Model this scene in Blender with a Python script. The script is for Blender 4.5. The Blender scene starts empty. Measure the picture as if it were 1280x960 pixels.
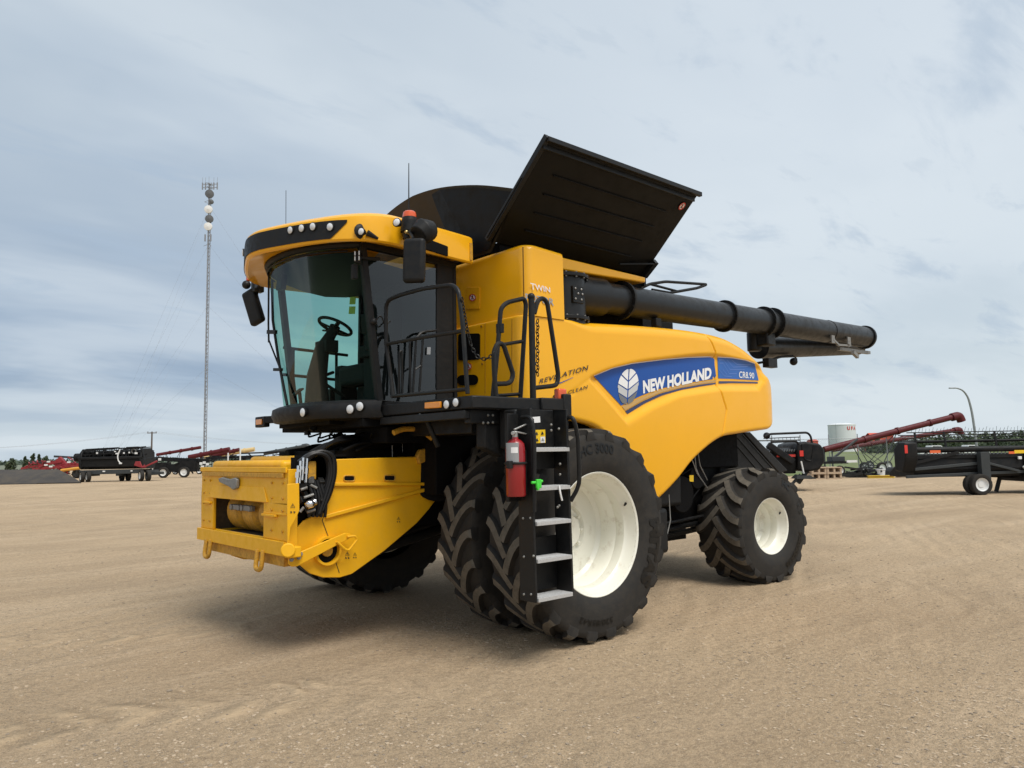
import bpy, bmesh, math, random
import numpy as np
from mathutils import Vector, Matrix
random.seed(7)
PI = math.pi
scene = bpy.context.scene
COL = scene.collection
V = Vector

# ------------------------------------------------------------------ camera
FPX = 950.0                                     # focal length in pixels of a 1280 x 960 frame
def cam_basis(az=41.6, pitch=5.23, roll=1.0):
    a, p, r = map(math.radians, (az, pitch, roll))
    fh = V((math.sin(a), math.cos(a), 0)); R = V((math.cos(a), -math.sin(a), 0)); Z = V((0, 0, 1))
    f = fh*math.cos(p) + Z*math.sin(p); u = R.cross(f)
    return R*math.cos(r) - u*math.sin(r), u*math.cos(r) + R*math.sin(r), f
CR, CU, CF = cam_basis()
CAM = V((-5.18, -7.03, 1.68))
def ray(x, y): return CR*((x-640)/FPX) - CU*((y-480)/FPX) + CF
def PX(x, y, X): d = ray(x, y); return CAM + d*((X-CAM.x)/d.x)
def PY(x, y, Y): d = ray(x, y); return CAM + d*((Y-CAM.y)/d.y)
def PZ(x, y, Z=0.0): d = ray(x, y); return CAM + d*((Z-CAM.z)/d.z)
def PD(x, y, D): return CAM + ray(x, y)*D
def GD(x, D):                                   # ground point under image column x at depth D
    p = PD(x, 560, D); return V((p.x, p.y, 0))
cd = bpy.data.cameras.new('camera'); co = bpy.data.objects.new('camera', cd); COL.objects.link(co)
cd.sensor_fit = 'HORIZONTAL'; cd.sensor_width = 36; cd.lens = 36*FPX/1280
cd.clip_start = .1; cd.clip_end = 9000
M = Matrix((CR, CU, -CF)).transposed().to_4x4(); M.translation = CAM; co.matrix_world = M
scene.camera = co

# ------------------------------------------------------------------ materials
MATS = {}
def nodes(name):
    m = bpy.data.materials.new(name); m.use_nodes = True
    return m, m.node_tree.nodes, m.node_tree.links, m.node_tree.nodes['Principled BSDF']
def mat(name, col, rough=.5, metal=0., var=.12, scale=4., dust=0., dustcol=(.33, .25, .17), bump=0., bscale=60., coat=0., spec=.5, emit=None, dth=(.42, .72)):
    m, n, l, b = nodes(name)
    b.inputs['Roughness'].default_value = rough; b.inputs['Metallic'].default_value = metal
    b.inputs['Coat Weight'].default_value = coat; b.inputs['Coat Roughness'].default_value = .12
    b.inputs['Specular IOR Level'].default_value = spec
    tc = n.new('ShaderNodeTexCoord')
    nz = n.new('ShaderNodeTexNoise'); nz.inputs['Scale'].default_value = scale; nz.inputs['Detail'].default_value = 6; nz.inputs['Roughness'].default_value = .62
    l.new(tc.outputs['Object'], nz.inputs['Vector'])
    hi = tuple(min(1, c*(1+var)) for c in col); lo = tuple(c*(1-var) for c in col)
    mx = n.new('ShaderNodeMix'); mx.data_type = 'RGBA'
    mx.inputs['A'].default_value = (*lo, 1); mx.inputs['B'].default_value = (*hi, 1)
    l.new(nz.outputs['Fac'], mx.inputs['Factor'])
    out = mx.outputs['Result']
    if dust > 0:
        n2 = n.new('ShaderNodeTexNoise'); n2.inputs['Scale'].default_value = scale*2.3; n2.inputs['Detail'].default_value = 9; n2.inputs['Roughness'].default_value = .7
        l.new(tc.outputs['Object'], n2.inputs['Vector'])
        rp = n.new('ShaderNodeMapRange'); rp.inputs['From Min'].default_value = dth[0]; rp.inputs['From Max'].default_value = dth[1]; rp.inputs['To Max'].default_value = dust
        l.new(n2.outputs['Fac'], rp.inputs['Value'])
        m2 = n.new('ShaderNodeMix'); m2.data_type = 'RGBA'; m2.inputs['B'].default_value = (*dustcol, 1)
        l.new(rp.outputs['Result'], m2.inputs['Factor']); l.new(out, m2.inputs['A']); out = m2.outputs['Result']
        r2 = n.new('ShaderNodeMapRange'); r2.inputs['From Min'].default_value = 0; r2.inputs['From Max'].default_value = max(dust, .01); r2.inputs['To Min'].default_value = rough; r2.inputs['To Max'].default_value = min(1, rough+.3)
        l.new(rp.outputs['Result'], r2.inputs['Value']); l.new(r2.outputs['Result'], b.inputs['Roughness'])
    l.new(out, b.inputs['Base Color'])
    if bump > 0:
        n3 = n.new('ShaderNodeTexNoise'); n3.inputs['Scale'].default_value = bscale; n3.inputs['Detail'].default_value = 5
        l.new(tc.outputs['Object'], n3.inputs['Vector'])
        bp = n.new('ShaderNodeBump'); bp.inputs['Strength'].default_value = bump; bp.inputs['Distance'].default_value = .01
        l.new(n3.outputs['Fac'], bp.inputs['Height']); l.new(bp.outputs['Normal'], b.inputs['Normal'])
    if emit:
        b.inputs['Emission Color'].default_value = (*emit[:3], 1); b.inputs['Emission Strength'].default_value = emit[3]
    MATS[name] = m
    return m
mat('yellow_paint', (.88, .430, .006), .29, var=.03, scale=1.6, dust=.08, dustcol=(.62, .36, .06), coat=.28, bump=.02, bscale=9, spec=.38)
mat('feeder_yellow', (.84, .435, .008), .42, var=.05, scale=5, dust=.14, dustcol=(.45, .26, .05), bump=.05, bscale=30, spec=.35)
mat('seam_brown', (.28, .13, .01), .5)
mat('worn_yellow', (.60, .31, .02), .55, var=.2, scale=14, dust=.6, dustcol=(.16, .10, .05), bump=.2, bscale=60)
mat('black_plastic', (.011, .0115, .0125), .45, var=.2, scale=9, dust=.10, dustcol=(.10, .085, .065), bump=.05, bscale=120, spec=0.22)
mat('black_metal', (.010, .0105, .0115), .36, var=.2, scale=7, dust=.12, dustcol=(.08, .07, .05), spec=0.25)
mat('auger_black', (.007, .0078, .009), .36, var=.15, scale=4, dust=.10, dustcol=(.07, .06, .045), coat=.1, spec=0.35)
mat('dark_inside', (.005, .005, .0055), .7, var=.3, scale=8, dust=.3, dustcol=(.015, .012, .009), spec=.1)
mat('lid_black', (.0055, .0053, .0050), .38, var=.25, scale=3, dust=.25, dustcol=(.016, .014, .010), spec=.16)
mat('flap_brown', (.042, .032, .019), .55, var=.2, scale=2.5, dust=.35, dustcol=(.07, .052, .028), spec=.15)
mat('rubber', (.023, .0215, .020), .68, var=.25, scale=6, dust=.40, dustcol=(.070, .060, .048), bump=.08, bscale=90, spec=0.25)
mat('lug_dust', (.135, .120, .098), .85, var=.35, scale=7, dust=.6, dustcol=(.05, .045, .038), bump=.15, bscale=120, spec=0.2)
mat('rubber_letter', (.005, .005, .005), .40, var=.1, spec=.3)
mat('rim_cream', (.80, .79, .70), .36, var=.03, scale=3, dust=.30, dustcol=(.36, .27, .17), coat=.2, dth=(.55, .66))
mat('steel', (.42, .42, .41), .42, metal=.7, var=.2, scale=20, dust=.3, dustcol=(.2, .17, .13))
mat('dull_steel', (.26, .26, .25), .5, metal=.5, var=.25, scale=20, dust=.3, dustcol=(.2, .15, .1))
mat('step_alu', (.50, .50, .50), .5, metal=.25, var=.25, scale=60, dust=.3, dustcol=(.26, .23, .19), bump=.3, bscale=160)
mat('chrome', (.75, .76, .78), .12, metal=1., var=.05)
mat('lamp_lens', (.70, .72, .74), .12, var=.25, scale=60, coat=.6)
mat('amber_lens', (.80, .28, .01), .22, var=.1, scale=30, coat=.5)
mat('orange_lens', (.70, .10, .02), .25, var=.15, scale=30, coat=.5)
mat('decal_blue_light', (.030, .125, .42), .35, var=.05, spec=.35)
mat('decal_blue', (.010, .074, .33), .35, var=.05, spec=.35)
mat('decal_navy', (.022, .030, .10), .3, var=.05, coat=.3)
mat('decal_gold', (.55, .33, .10), .3, var=.1, coat=.3)
mat('decal_white', (.80, .80, .80), .35, var=.03, coat=.3)
mat('decal_grey', (.35, .36, .37), .3, var=.1, metal=.3)
mat('leaf_silver', (.52, .53, .53), .3, var=.05)
mat('leaf_dark', (.16, .165, .17), .3, var=.05)
mat('decal_dark', (.022, .022, .025), .35, var=.1)
mat('decal_trace', (.10, .20, .55), .3, var=.1, coat=.3)
mat('red_paint', (.28, .010, .014), .32, var=.1, coat=.4)
mat('red_ring', (.55, .03, .02), .4, var=.05)
mat('warn_yellow', (.85, .55, .02), .4, var=.05)
mat('green_tag', (.06, .62, .05), .5, var=.1)
mat('lime_paper', (.50, .62, .10), .6, var=.1)
mat('brass', (.55, .42, .18), .35, metal=.8, var=.15, scale=20)
mat('hose_black', (.014, .014, .015), .4, var=.2, spec=0.3)
mat('seat_cloth', (.018, .019, .022), .8, var=.2)
mat('cab_grey', (.016, .018, .020), .6, var=.15, spec=0.2)
# --- background
mat('auger_red', (.085, .006, .010), .45, var=.2, scale=2, dust=.2, dustcol=(.2, .08, .07), spec=0.3)
mat('machine_red', (.25, .012, .020), .45, var=.25, scale=2, dust=.25, dustcol=(.25, .15, .1))
mat('shed_red', (.55, .075, .035), .6, var=.12, scale=.5)
mat('cream_auger', (.62, .45, .20), .5, var=.1)
mat('orange_yellow', (.62, .30, .04), .5, var=.15)
mat('header_black', (.009, .0095, .0105), .45, var=.3, scale=2, dust=.2, dustcol=(.07, .06, .05), spec=0.2)
mat('header_grey', (.045, .05, .052), .5, var=.3, scale=2, spec=0.3)
mat('white_paint', (.72, .73, .72), .45, var=.08, scale=.6, dust=.12)
mat('tank_white', (.66, .68, .69), .5, var=.07, scale=.3)
mat('grey_pole', (.30, .31, .32), .5, metal=.3, var=.15)
mat('mast_steel', (.25, .26, .28), .5, metal=.2, var=.2)
mat('dish_dark', (.10, .105, .11), .6, var=.1)
mat('wood_pole', (.10, .08, .065), .8, var=.2)
mat('pallet_wood', (.44, .33, .23), .8, var=.25, scale=6, bump=.3, bscale=30)
mat('log_wood', (.24, .18, .13), .85, var=.3, scale=4, bump=.3, bscale=20)
mat('belt_rubber', (.042, .036, .032), .8, var=.4, scale=.6, dust=.7, dustcol=(.105, .085, .060))
mat('blue_tarp', (.05, .16, .50), .4, var=.2, scale=3)
mat('heap_black', (.010, .010, .010), .7, var=.3)
mat('yellow_bar', (.65, .45, .05), .5, var=.15)
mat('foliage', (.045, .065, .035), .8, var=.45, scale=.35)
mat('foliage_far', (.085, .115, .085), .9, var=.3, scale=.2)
mat('bark', (.09, .07, .055), .9, var=.3)
mat('red_reflector', (.65, .03, .02), .3, var=.1, coat=.5)
mat('orange_reflector', (.75, .13, .03), .3, var=.1, coat=.5)

def translucent(name, col):
    m, n, l, b = nodes(name); b.inputs['Base Color'].default_value = (*col, 1); b.inputs['Roughness'].default_value = .7
    t = n.new('ShaderNodeBsdfTranslucent'); t.inputs['Color'].default_value = (*col, 1); mx = n.new('ShaderNodeMixShader'); mx.inputs['Fac'].default_value = .6
    l.new(b.outputs[0], mx.inputs[1]); l.new(t.outputs[0], mx.inputs[2]); l.new(mx.outputs[0], n['Material Output'].inputs['Surface']); MATS[name] = m
translucent('lime_paper', (.80, .95, .25))
def glass(name, tint, gloss=.0, rough=.02, fac=1.):
    m, n, l, b = nodes(name); n.remove(b)
    out = n['Material Output']
    tr = n.new('ShaderNodeBsdfTransparent'); tr.inputs['Color'].default_value = (*tint, 1)
    gl = n.new('ShaderNodeBsdfGlossy'); gl.inputs['Roughness'].default_value = rough
    fr = n.new('ShaderNodeFresnel'); fr.inputs['IOR'].default_value = 1.5
    ad = n.new('ShaderNodeMath'); ad.operation = 'MULTIPLY_ADD'; ad.inputs[1].default_value = fac; ad.inputs[2].default_value = gloss; ad.use_clamp = True
    mx = n.new('ShaderNodeMixShader')
    l.new(fr.outputs[0], ad.inputs[0]); l.new(ad.outputs[0], mx.inputs['Fac'])
    l.new(tr.outputs[0], mx.inputs[1]); l.new(gl.outputs[0], mx.inputs[2]); l.new(mx.outputs[0], out.inputs['Surface'])
    MATS[name] = m
mat('throat_dirt', (.075, .048, .022), .8, var=.4, scale=12, dust=.6, dustcol=(.02, .015, .01))
glass('windshield_glass', (.55, .76, .68), .0, fac=.09)
glass('side_glass', (.62, .86, .80), .0, fac=.5)
glass('door_glass', (.40, .46, .46), .03, fac=.7)

# ------------------------------------------------------------------ mesh builder
def frame_from(d, up=None):
    d = V(d).normalized()
    if up is None: up = V((0, 0, 1)) if abs(d.z) < .95 else V((1, 0, 0))
    s = d.cross(V(up)).normalized(); u = s.cross(d).normalized()
    return d, s, u
class MB:
    def __init__(s): s.v = []; s.f = []; s.mi = []; s.cur = 0; s.pr = []
    def add(s, vs, fs):
        s.pr.append((len(s.v), len(s.f)))
        o = len(s.v); s.v += [tuple(p) for p in vs]
        for f in fs: s.f.append([i+o for i in f]); s.mi.append(s.cur)
    def hexa(s, p):   # 8 corners: bottom 4 ccw, top 4 ccw
        s.add(p, [(3, 2, 1, 0), (4, 5, 6, 7), (0, 1, 5, 4), (1, 2, 6, 5), (2, 3, 7, 6), (3, 0, 4, 7)])
    def box(s, x0, x1, y0, y1, z0, z1):
        s.hexa([(x0, y0, z0), (x1, y0, z0), (x1, y1, z0), (x0, y1, z0), (x0, y0, z1), (x1, y0, z1), (x1, y1, z1), (x0, y1, z1)])
    def obox(s, c, size, d=(1, 0, 0), up=None):
        d, sd, u = frame_from(d, up); c = V(c); a, b, h = size[0]/2, size[1]/2, size[2]/2
        s.hexa([c+d*x*a+sd*y*b+u*z*h for z in (-1, 1) for x, y in ((-1, -1), (1, -1), (1, 1), (-1, 1))])
    def beam(s, p, q, w, h, up=None):
        p, q = V(p), V(q); s.obox((p+q)/2, ((q-p).length, w, h), q-p, up)
    def tube(s, pts, r, n=8, closed=False, caps=True):
        pts = [V(p) for p in pts]; k = len(pts); rs = r if isinstance(r, (list, tuple)) else [r]*k
        tan = []
        for i in range(k):
            a = pts[i-1] if (i > 0 or closed) else pts[i]; b = pts[(i+1) % k] if (i < k-1 or closed) else pts[i]
            t = (b-a); tan.append(t.normalized() if t.length > 1e-9 else V((0, 0, 1)))
        d, sd, u = frame_from(tan[0]); vs = []
        for i in range(k):
            if i:
                q = tan[i-1].rotation_difference(tan[i]); sd = q @ sd; u = q @ u
            for j in range(n):
                a = 2*PI*j/n; vs.append(pts[i] + (sd*math.cos(a)+u*math.sin(a))*rs[i])
        fs = []
        for i in range(k if closed else k-1):
            i2 = (i+1) % k
            for j in range(n):
                j2 = (j+1) % n; fs.append((i*n+j, i*n+j2, i2*n+j2, i2*n+j))
        if caps and not closed:
            fs.append(tuple(range(n-1, -1, -1))); fs.append(tuple((k-1)*n+j for j in range(n)))
        s.add(vs, fs)
    def cyl(s, p, q, r0, r1=None, n=20, caps=True): s.tube([p, q], [r0, r0 if r1 is None else r1], n, caps=caps)
    def lathe(s, prof, c, axis, n=48, a0=0, a1=2*PI):   # prof: (radius, along axis)
        d, sd, u = frame_from(axis); c = V(c); k = len(prof); full = abs(a1-a0-2*PI) < 1e-6
        m = n if full else n+1; vs = []; fs = []
        for j in range(m):
            a = a0+(a1-a0)*j/n; e = sd*math.cos(a)+u*math.sin(a)
            for r, h in prof: vs.append(c+e*r+d*h)
        for j in range(n):
            j2 = (j+1) % m
            for i in range(k-1): fs.append((j*k+i, j2*k+i, j2*k+i+1, j*k+i+1))
        s.add(vs, fs)
    def prism(s, poly, vec):
        n = len(poly); vec = V(vec); a = [V(p) for p in poly]; b = [p+vec for p in a]
        fs = [tuple(range(n-1, -1, -1)), tuple(range(n, 2*n))]
        for i in range(n): j = (i+1) % n; fs.append((i, j, n+j, n+i))
        s.add(a+b, fs)
    def grid(s, P, closed_u=False):
        k = len(P); m = len(P[0]); vs = [p for row in P for p in row]; fs = []
        for i in range(k if closed_u else k-1):
            i2 = (i+1) % k
            for j in range(m-1): fs.append((i*m+j, i2*m+j, i2*m+j+1, i*m+j+1))
        s.add(vs, fs)
    def sphere(s, c, r, n=12, sc=(1, 1, 1)):
        P = []
        for i in range(n):
            a = 2*PI*i/n; P.append([V(c)+V((math.cos(a)*math.sin(b)*sc[0], math.sin(a)*math.sin(b)*sc[1], math.cos(b)*sc[2]))*r for b in [PI*j/8 for j in range(9)]])
        s.grid(P, True)
    def build_each(s, name, mats, parent=None, **kw):       # every added piece becomes an object of its own
        b = s.pr + [(len(s.v), len(s.f))]; out = []
        for (v0, f0), (v1, f1) in zip(b, b[1:]):
            q = MB(); q.v = s.v[v0:v1]; q.f = [[i-v0 for i in f] for f in s.f[f0:f1]]; q.mi = s.mi[f0:f1]; out.append(q.build(name, mats, parent, **kw))
        return out
    def build(s, name, mats, parent=None, bevel=0., seg=2, sharp=35, label=None, recalc=True, merge=True):
        me = bpy.data.meshes.new(name); me.from_pydata(s.v, [], s.f)
        if isinstance(mats, str): mats = [mats]
        for m in mats: me.materials.append(MATS[m])
        me.polygons.foreach_set('material_index', s.mi)
        bm = bmesh.new(); bm.from_mesh(me)
        if merge: bmesh.ops.remove_doubles(bm, verts=bm.verts, dist=1e-5)
        if recalc: bmesh.ops.recalc_face_normals(bm, faces=bm.faces)
        ca = math.radians(sharp)
        for f in bm.faces: f.smooth = True
        for e in bm.edges:
            e.smooth = not (len(e.link_faces) != 2 or e.calc_face_angle(0) > ca)
        bm.to_mesh(me); bm.free()
        o = bpy.data.objects.new(name, me); COL.objects.link(o)
        if parent is not None: o.parent = parent
        if bevel > 0:
            b = o.modifiers.new('bevel', 'BEVEL'); b.width = bevel; b.segments = seg; b.limit_method = 'ANGLE'; b.angle_limit = math.radians(40); b.harden_normals = False
        if label: o['label'] = label
        return o
def fillet(pts, rad, n=5):
    pts = [V(p) for p in pts]; out = [pts[0]]
    for i in range(1, len(pts)-1):
        a, b, c = pts[i-1], pts[i], pts[i+1]
        d1 = (a-b); d2 = (c-b); r = min(rad, d1.length*.49, d2.length*.49)
        p, q = b+d1.normalized()*r, b+d2.normalized()*r
        for k in range(n+1):
            t = k/n; out.append(p*(1-t)**2 + b*2*t*(1-t) + q*t*t)
    return out+[pts[-1]]
def lerp(a, b, t): return a+(b-a)*t
def interp(tab, x):
    if x <= tab[0][0]: return tab[0][1]
    for (a, b), (c, d) in zip(tab, tab[1:]):
        if x <= c: return b+(d-b)*(x-a)/(c-a)
    return tab[-1][1]
def smooth_tab(tab, n=8):    # Catmull-Rom resample of a table
    xs = [p[0] for p in tab]; out = []
    for i in range(len(tab)-1):
        p0 = tab[max(i-1, 0)]; p1 = tab[i]; p2 = tab[i+1]; p3 = tab[min(i+2, len(tab)-1)]
        for k in range(n):
            t = k/n; out.append(tuple(.5*(2*p1[j]+(p2[j]-p0[j])*t+(2*p0[j]-5*p1[j]+4*p2[j]-p3[j])*t*t+(3*p1[j]-p0[j]-3*p2[j]+p3[j])*t**3) for j in range(len(p1))))
    return out+[tuple(tab[-1])]
def sstep(a, b, x):
    t = max(0., min(1., (x-a)/(b-a))); return t*t*(3-2*t)

def thing(name, label, cat, loc=(0, 0, 0), rz=0., group=None):
    o = bpy.data.objects.new(name, None); COL.objects.link(o); o.empty_display_size = .2
    o.location = loc; o.rotation_euler = (0, 0, rz); o['label'] = label; o['category'] = cat
    if group: o['group'] = group
    return o
def tag(o, label, cat, group=None):
    o['label'] = label; o['category'] = cat
    if group: o['group'] = group
    return o
def struct(o, kind='structure'): o['kind'] = kind; return o
def dup(root, loc=None, rz=None, label=None, parent=None, scale=None):
    def cp(o, par):
        c = o.copy(); COL.objects.link(c); c.parent = par
        for ch in o.children: cp(ch, c)
        return c
    r = cp(root, parent)
    if loc is not None: r.location = loc
    if rz is not None: r.rotation_euler = (0, 0, rz)
    if scale is not None: r.scale = scale
    if label: r['label'] = label
    return r

# text turned into mesh: returns vertices in (u, v) with v = 0 at the baseline, 1 at capital height, u in 0..1
def text_uv(body, bold=0., shear=0., res=3, spacing=1.):
    c = bpy.data.curves.new('t', 'FONT'); c.body = body; c.offset = bold; c.shear = shear; c.resolution_u = res; c.space_character = spacing
    o = bpy.data.objects.new('t', c); COL.objects.link(o)
    dg = bpy.context.evaluated_depsgraph_get(); dg.update()
    me = bpy.data.meshes.new_from_object(o.evaluated_get(dg))
    vs = [(v.co.x, v.co.y) for v in me.vertices]; fs = [tuple(p.vertices) for p in me.polygons]
    bpy.data.objects.remove(o); bpy.data.curves.remove(c); bpy.data.meshes.remove(me)
    x0 = min(v[0] for v in vs); x1 = max(v[0] for v in vs); y0 = 0.0; y1 = max(v[1] for v in vs)
    return [((x-x0)/(x1-x0), (y-y0)/(y1-y0)) for x, y in vs], fs
def text_obj(name, body, fn, m, parent, bold=0., shear=0., spacing=1.):
    uv, fs = text_uv(body, bold, shear, spacing=spacing); b = MB(); b.add([fn(u, v) for u, v in uv], fs)
    return b.build(name, m, parent, recalc=False)
# ================================================================== COMBINE HARVESTER (x = rearward, y = towards its right side)
H = thing('combine_harvester', 'huge yellow combine harvester with open black grain tank lid and dual front tyres', 'combine harvester')

# ---------------------------------------------------------- wheels
def carcass_prof(R, W, rb, lug):
    Rc = R-lug; h = Rc-rb
    half = [(rb, .40*W), (rb+.035, .445*W), (rb+.30*h, .492*W), (rb+.5*h, .50*W), (rb+.72*h, .485*W), (Rc-.055, .475*W), (Rc-.018, .46*W), (Rc, .425*W), (Rc+.006, .18*W)]
    return half, Rc
def side_y(R, W, rb, lug, r):
    half, Rc = carcass_prof(R, W, rb, lug); return interp([(a, b) for a, b in half[:7]], r)
def tyre_mb(R, W, rb, nl, lug, dirn, lw=.033):
    m = MB(); half, Rc = carcass_prof(R, W, rb, lug)
    prof = [(r, -y) for r, y in half] + [(Rc+.006, 0.)] + [(r, y) for r, y in reversed(half)]
    m.lathe(prof, (0, 0, 0), (0, 1, 0), 72)
    pitch = 2*PI/nl; span = pitch*1.12
    ts = [0, .12, .28, .46, .64, .82, .93, 1.0]
    for sgn in (-1, 1):
        for k in range(nl):
            ph0 = pitch*(k + (.5 if sgn > 0 else 0)) + random.uniform(-.004, .004)
            st = []
            for t in ts:
                y = sgn*(-.03*W + t*.505*W); ph = ph0 + dirn*span*(math.sin(t*PI/2)**.95)
                rt = R - .012*t*t - (.022 if t > .97 else .004 if t > .9 else 0)
                st.append([ph, y, rt])
            st.append([st[-1][0]+dirn*.004, sgn*.487*W, Rc-.045])
            n = len(st); vs = []
            for i, (ph, y, rt) in enumerate(st):
                a = st[max(i-1, 0)]; b = st[min(i+1, n-1)]
                tx, ty = (b[0]-a[0])*R, b[1]-a[1]; L = math.hypot(tx, ty) or 1
                px, py = -ty/L, tx/L
                wk = 1+.55*sstep(.75, 1, i/(n-1))
                for off, base in ((-lw*1.75*wk, 1), (-lw*wk, 0), (lw*wk, 0), (lw*1.75*wk, 1)):
                    rr = (Rc-.012 if i < n-1 else Rc-.06) if base else rt
                    yy = y + py*off
                    if i >= n-3: yy = sgn*min(abs(yy), .492*W)
                    if i == n-1: yy = y*(.98 if base else 1.)
                    p = ph + px*off/R
                    vs.append((math.cos(p)*rr, yy, math.sin(p)*rr))
            f1 = []; f2 = []
            for i in range(n-1):
                o = i*4
                f1 += [(o, o+4, o+5, o+1), (o+2, o+6, o+7, o+3)]; (f2 if i < n-2 else f1).append((o+1, o+5, o+6, o+2))
            f1 += [(0, 1, 2, 3), tuple((n-1)*4+j for j in (3, 2, 1, 0))]
            base = len(m.v); m.v += vs
            m.f += [[q+base for q in f] for f in f1]; m.mi += [0]*len(f1)
            m.f += [[q+base for q in f] for f in f2]; m.mi += [1]*len(f2)
    return m
def rim_mb(rb, W, deep):
    m = MB(); yo = -.415*W
    prof = [(rb-.01, yo+.04), (rb+.028, yo+.012), (rb+.030, yo-.004), (rb+.018, yo-.010), (rb+.004, yo-.002), (rb-.008, yo+.03), (rb-.018, yo+.085), (rb-.045, yo+.115), (rb-.052, yo+.20),
            (rb-.045, yo+.215), (rb-.058, yo+.235), (rb-.068, yo+deep-.03), (rb-.10, yo+deep), (rb*.46, yo+deep-.015), (rb*.42, yo+deep+.02), (0.001, yo+deep+.02)]
    m.lathe(prof, (0, 0, 0), (0, 1, 0), 64); return m
def hub_mb(rb, W, deep):
    m = MB(); yo = -.415*W + deep
    m.cyl((0, yo-.05, 0), (0, yo+.05, 0), .15 if rb > .4 else .11, n=28)
    for k in range(10):
        a = 2*PI*k/10; r = rb*.37; m.cyl((math.cos(a)*r, yo-.03, math.sin(a)*r), (math.cos(a)*r, yo+.03, math.sin(a)*r), .016, n=8)
    return m
def make_wheel(name, R, W, rb, nl, lug, dirn, deep, texts, loc, rz=0., label=None, lw=.033):
    w = hub_mb(rb, W, deep).build(name, 'rim_cream', H, bevel=.004, label=label)
    vm = MB(); a_ = deg(28); vm.cyl(V((math.cos(a_)*(rb-.012), -.415*W+.06, math.sin(a_)*(rb-.012))), V((math.cos(a_)*(rb-.05), -.415*W+.05, math.sin(a_)*(rb-.05))), .013, .008, 8); vm.build('valve_stem', 'black_plastic', w)
    rim_mb(rb, W, deep).build('rim', 'rim_cream', w)
    t = tyre_mb(R, W, rb, nl, lug, dirn, lw).build('tyre', ['rubber', 'lug_dust'], w)
    for body, ac, r0, hh, wid, bold, cw in texts:      # lettering round the outer sidewall
        def fn(u, v):
            r = r0 + (v-.5)*hh*(1 if cw else -1)
            a = ac + (.5-u)*wid/r0*(1 if cw else -1)
            return (math.cos(a)*r, -side_y(R, W, rb, lug, r)-.007, math.sin(a)*r)
        text_obj('sidewall_lettering', body, fn, 'rubber_letter', w, bold)
    w.location = loc; w.rotation_euler = (0, 0, rz)
    return w
FR, FW_, FZ = .957, .53, .945
deg = math.radians
ft = [('HC 3000', deg(93), .775, .085, .46, .02, True), ('MITAS', deg(-18), .765, .15, .66, .06, True), ('520/85R42', deg(-98), .77, .05, .44, .01, True)]
wf = make_wheel('front_wheel', FR, FW_, .535, 22, .052, -1, .42, ft, (0, -2.115, FZ))
def wcopy(src, loc, mirror=False, rz=0.):
    c = dup(src, loc, rz, parent=H); c.scale = (1, -1 if mirror else 1, 1); return c
wcopy(wf, (.0, -1.40, FZ)); c = wcopy(wf, (.0, 1.40, FZ), True); wcopy(wf, (.0, 2.115, FZ), True)
rt = [('750/65R26', deg(-40), .55, .085, .56, .05, True), ('HC', deg(62), .58, .085, .17, .05, True), ('R 2', deg(20), .58, .07, .15, .04, True)]
RWX, RWY = 3.80, -1.58
wr = make_wheel('rear_wheel', .738, .70, .335, 17, .050, 1, .34, rt, (RWX, RWY, .705), rz=-deg(6), lw=.036)
wcopy(wr, (RWX, -RWY, .705), True, rz=-deg(6))

# ---------------------------------------------------------- chassis, axles and dark works
m = MB()
m.box(-.22, .22, -1.75, 1.75, .80, 1.10); m.box(-.35, .35, -.95, .95, .95, 1.5)
m.box(-.15, 3.2, -.85, .85, 1.15, 1.9); m.box(.2, 4.15, -1.38, 1.38, 1.95, 3.02)
m.box(.6, 4.0, -1.30, 1.30, 1.45, 1.95)
m.beam((.4, -.8, 1.2), (3.6, -.7, 1.05), .14, .22); m.beam((.4, .8, 1.2), (3.6, .7, 1.05), .14, .22)
m.build('chassis', 'dark_inside', H, bevel=.02)
m = MB(); m.box(3.55, 3.85, -1.35, 1.35, .64, .90); m.box(3.5, 3.9, -.35, .35, .6, 1.2)
for s in (-1, 1): m.cyl((3.70, s*1.1, .55), (3.70, s*1.1, 1.0), .10)
m.tube([(3.50, -1.1, .74), (3.50, 1.1, .74)], .035)
m.build('rear_axle', 'black_metal', H, bevel=.015)
m = MB(); m.cyl((-.0, -1.78, FZ), (0, -1.05, FZ), .20); m.cyl((0, 1.05, FZ), (0, 1.78, FZ), .20)
m.box(-.28, .28, -1.12, -.82, .72, 1.22); m.box(-.28, .28, .82, 1.12, .72, 1.22)
m.build_each('front_axle', 'black_metal', H, bevel=.02)
m = MB()                                                   # side tank and step box between the wheels
m.box(1.55, 2.12, -1.52, -.95, .50, 1.02); m.box(1.3, 2.5, -1.45, -.9, 1.02, 1.42)
m.build('side_tank', 'black_plastic', H, bevel=.05, seg=3)
m = MB()
for y0, z0, r in ((-1.25, .70, .03), (-1.15, .62, .022), (-1.35, .80, .02), (-1.0, .56, .03)): m.tube([(1.9, y0, z0), (3.6, y0+.1, z0+.06)], r, 8)
m.box(2.0, 3.3, -.9, -.6, .52, .72)
m.build('steering_link', 'black_metal', H)
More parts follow.
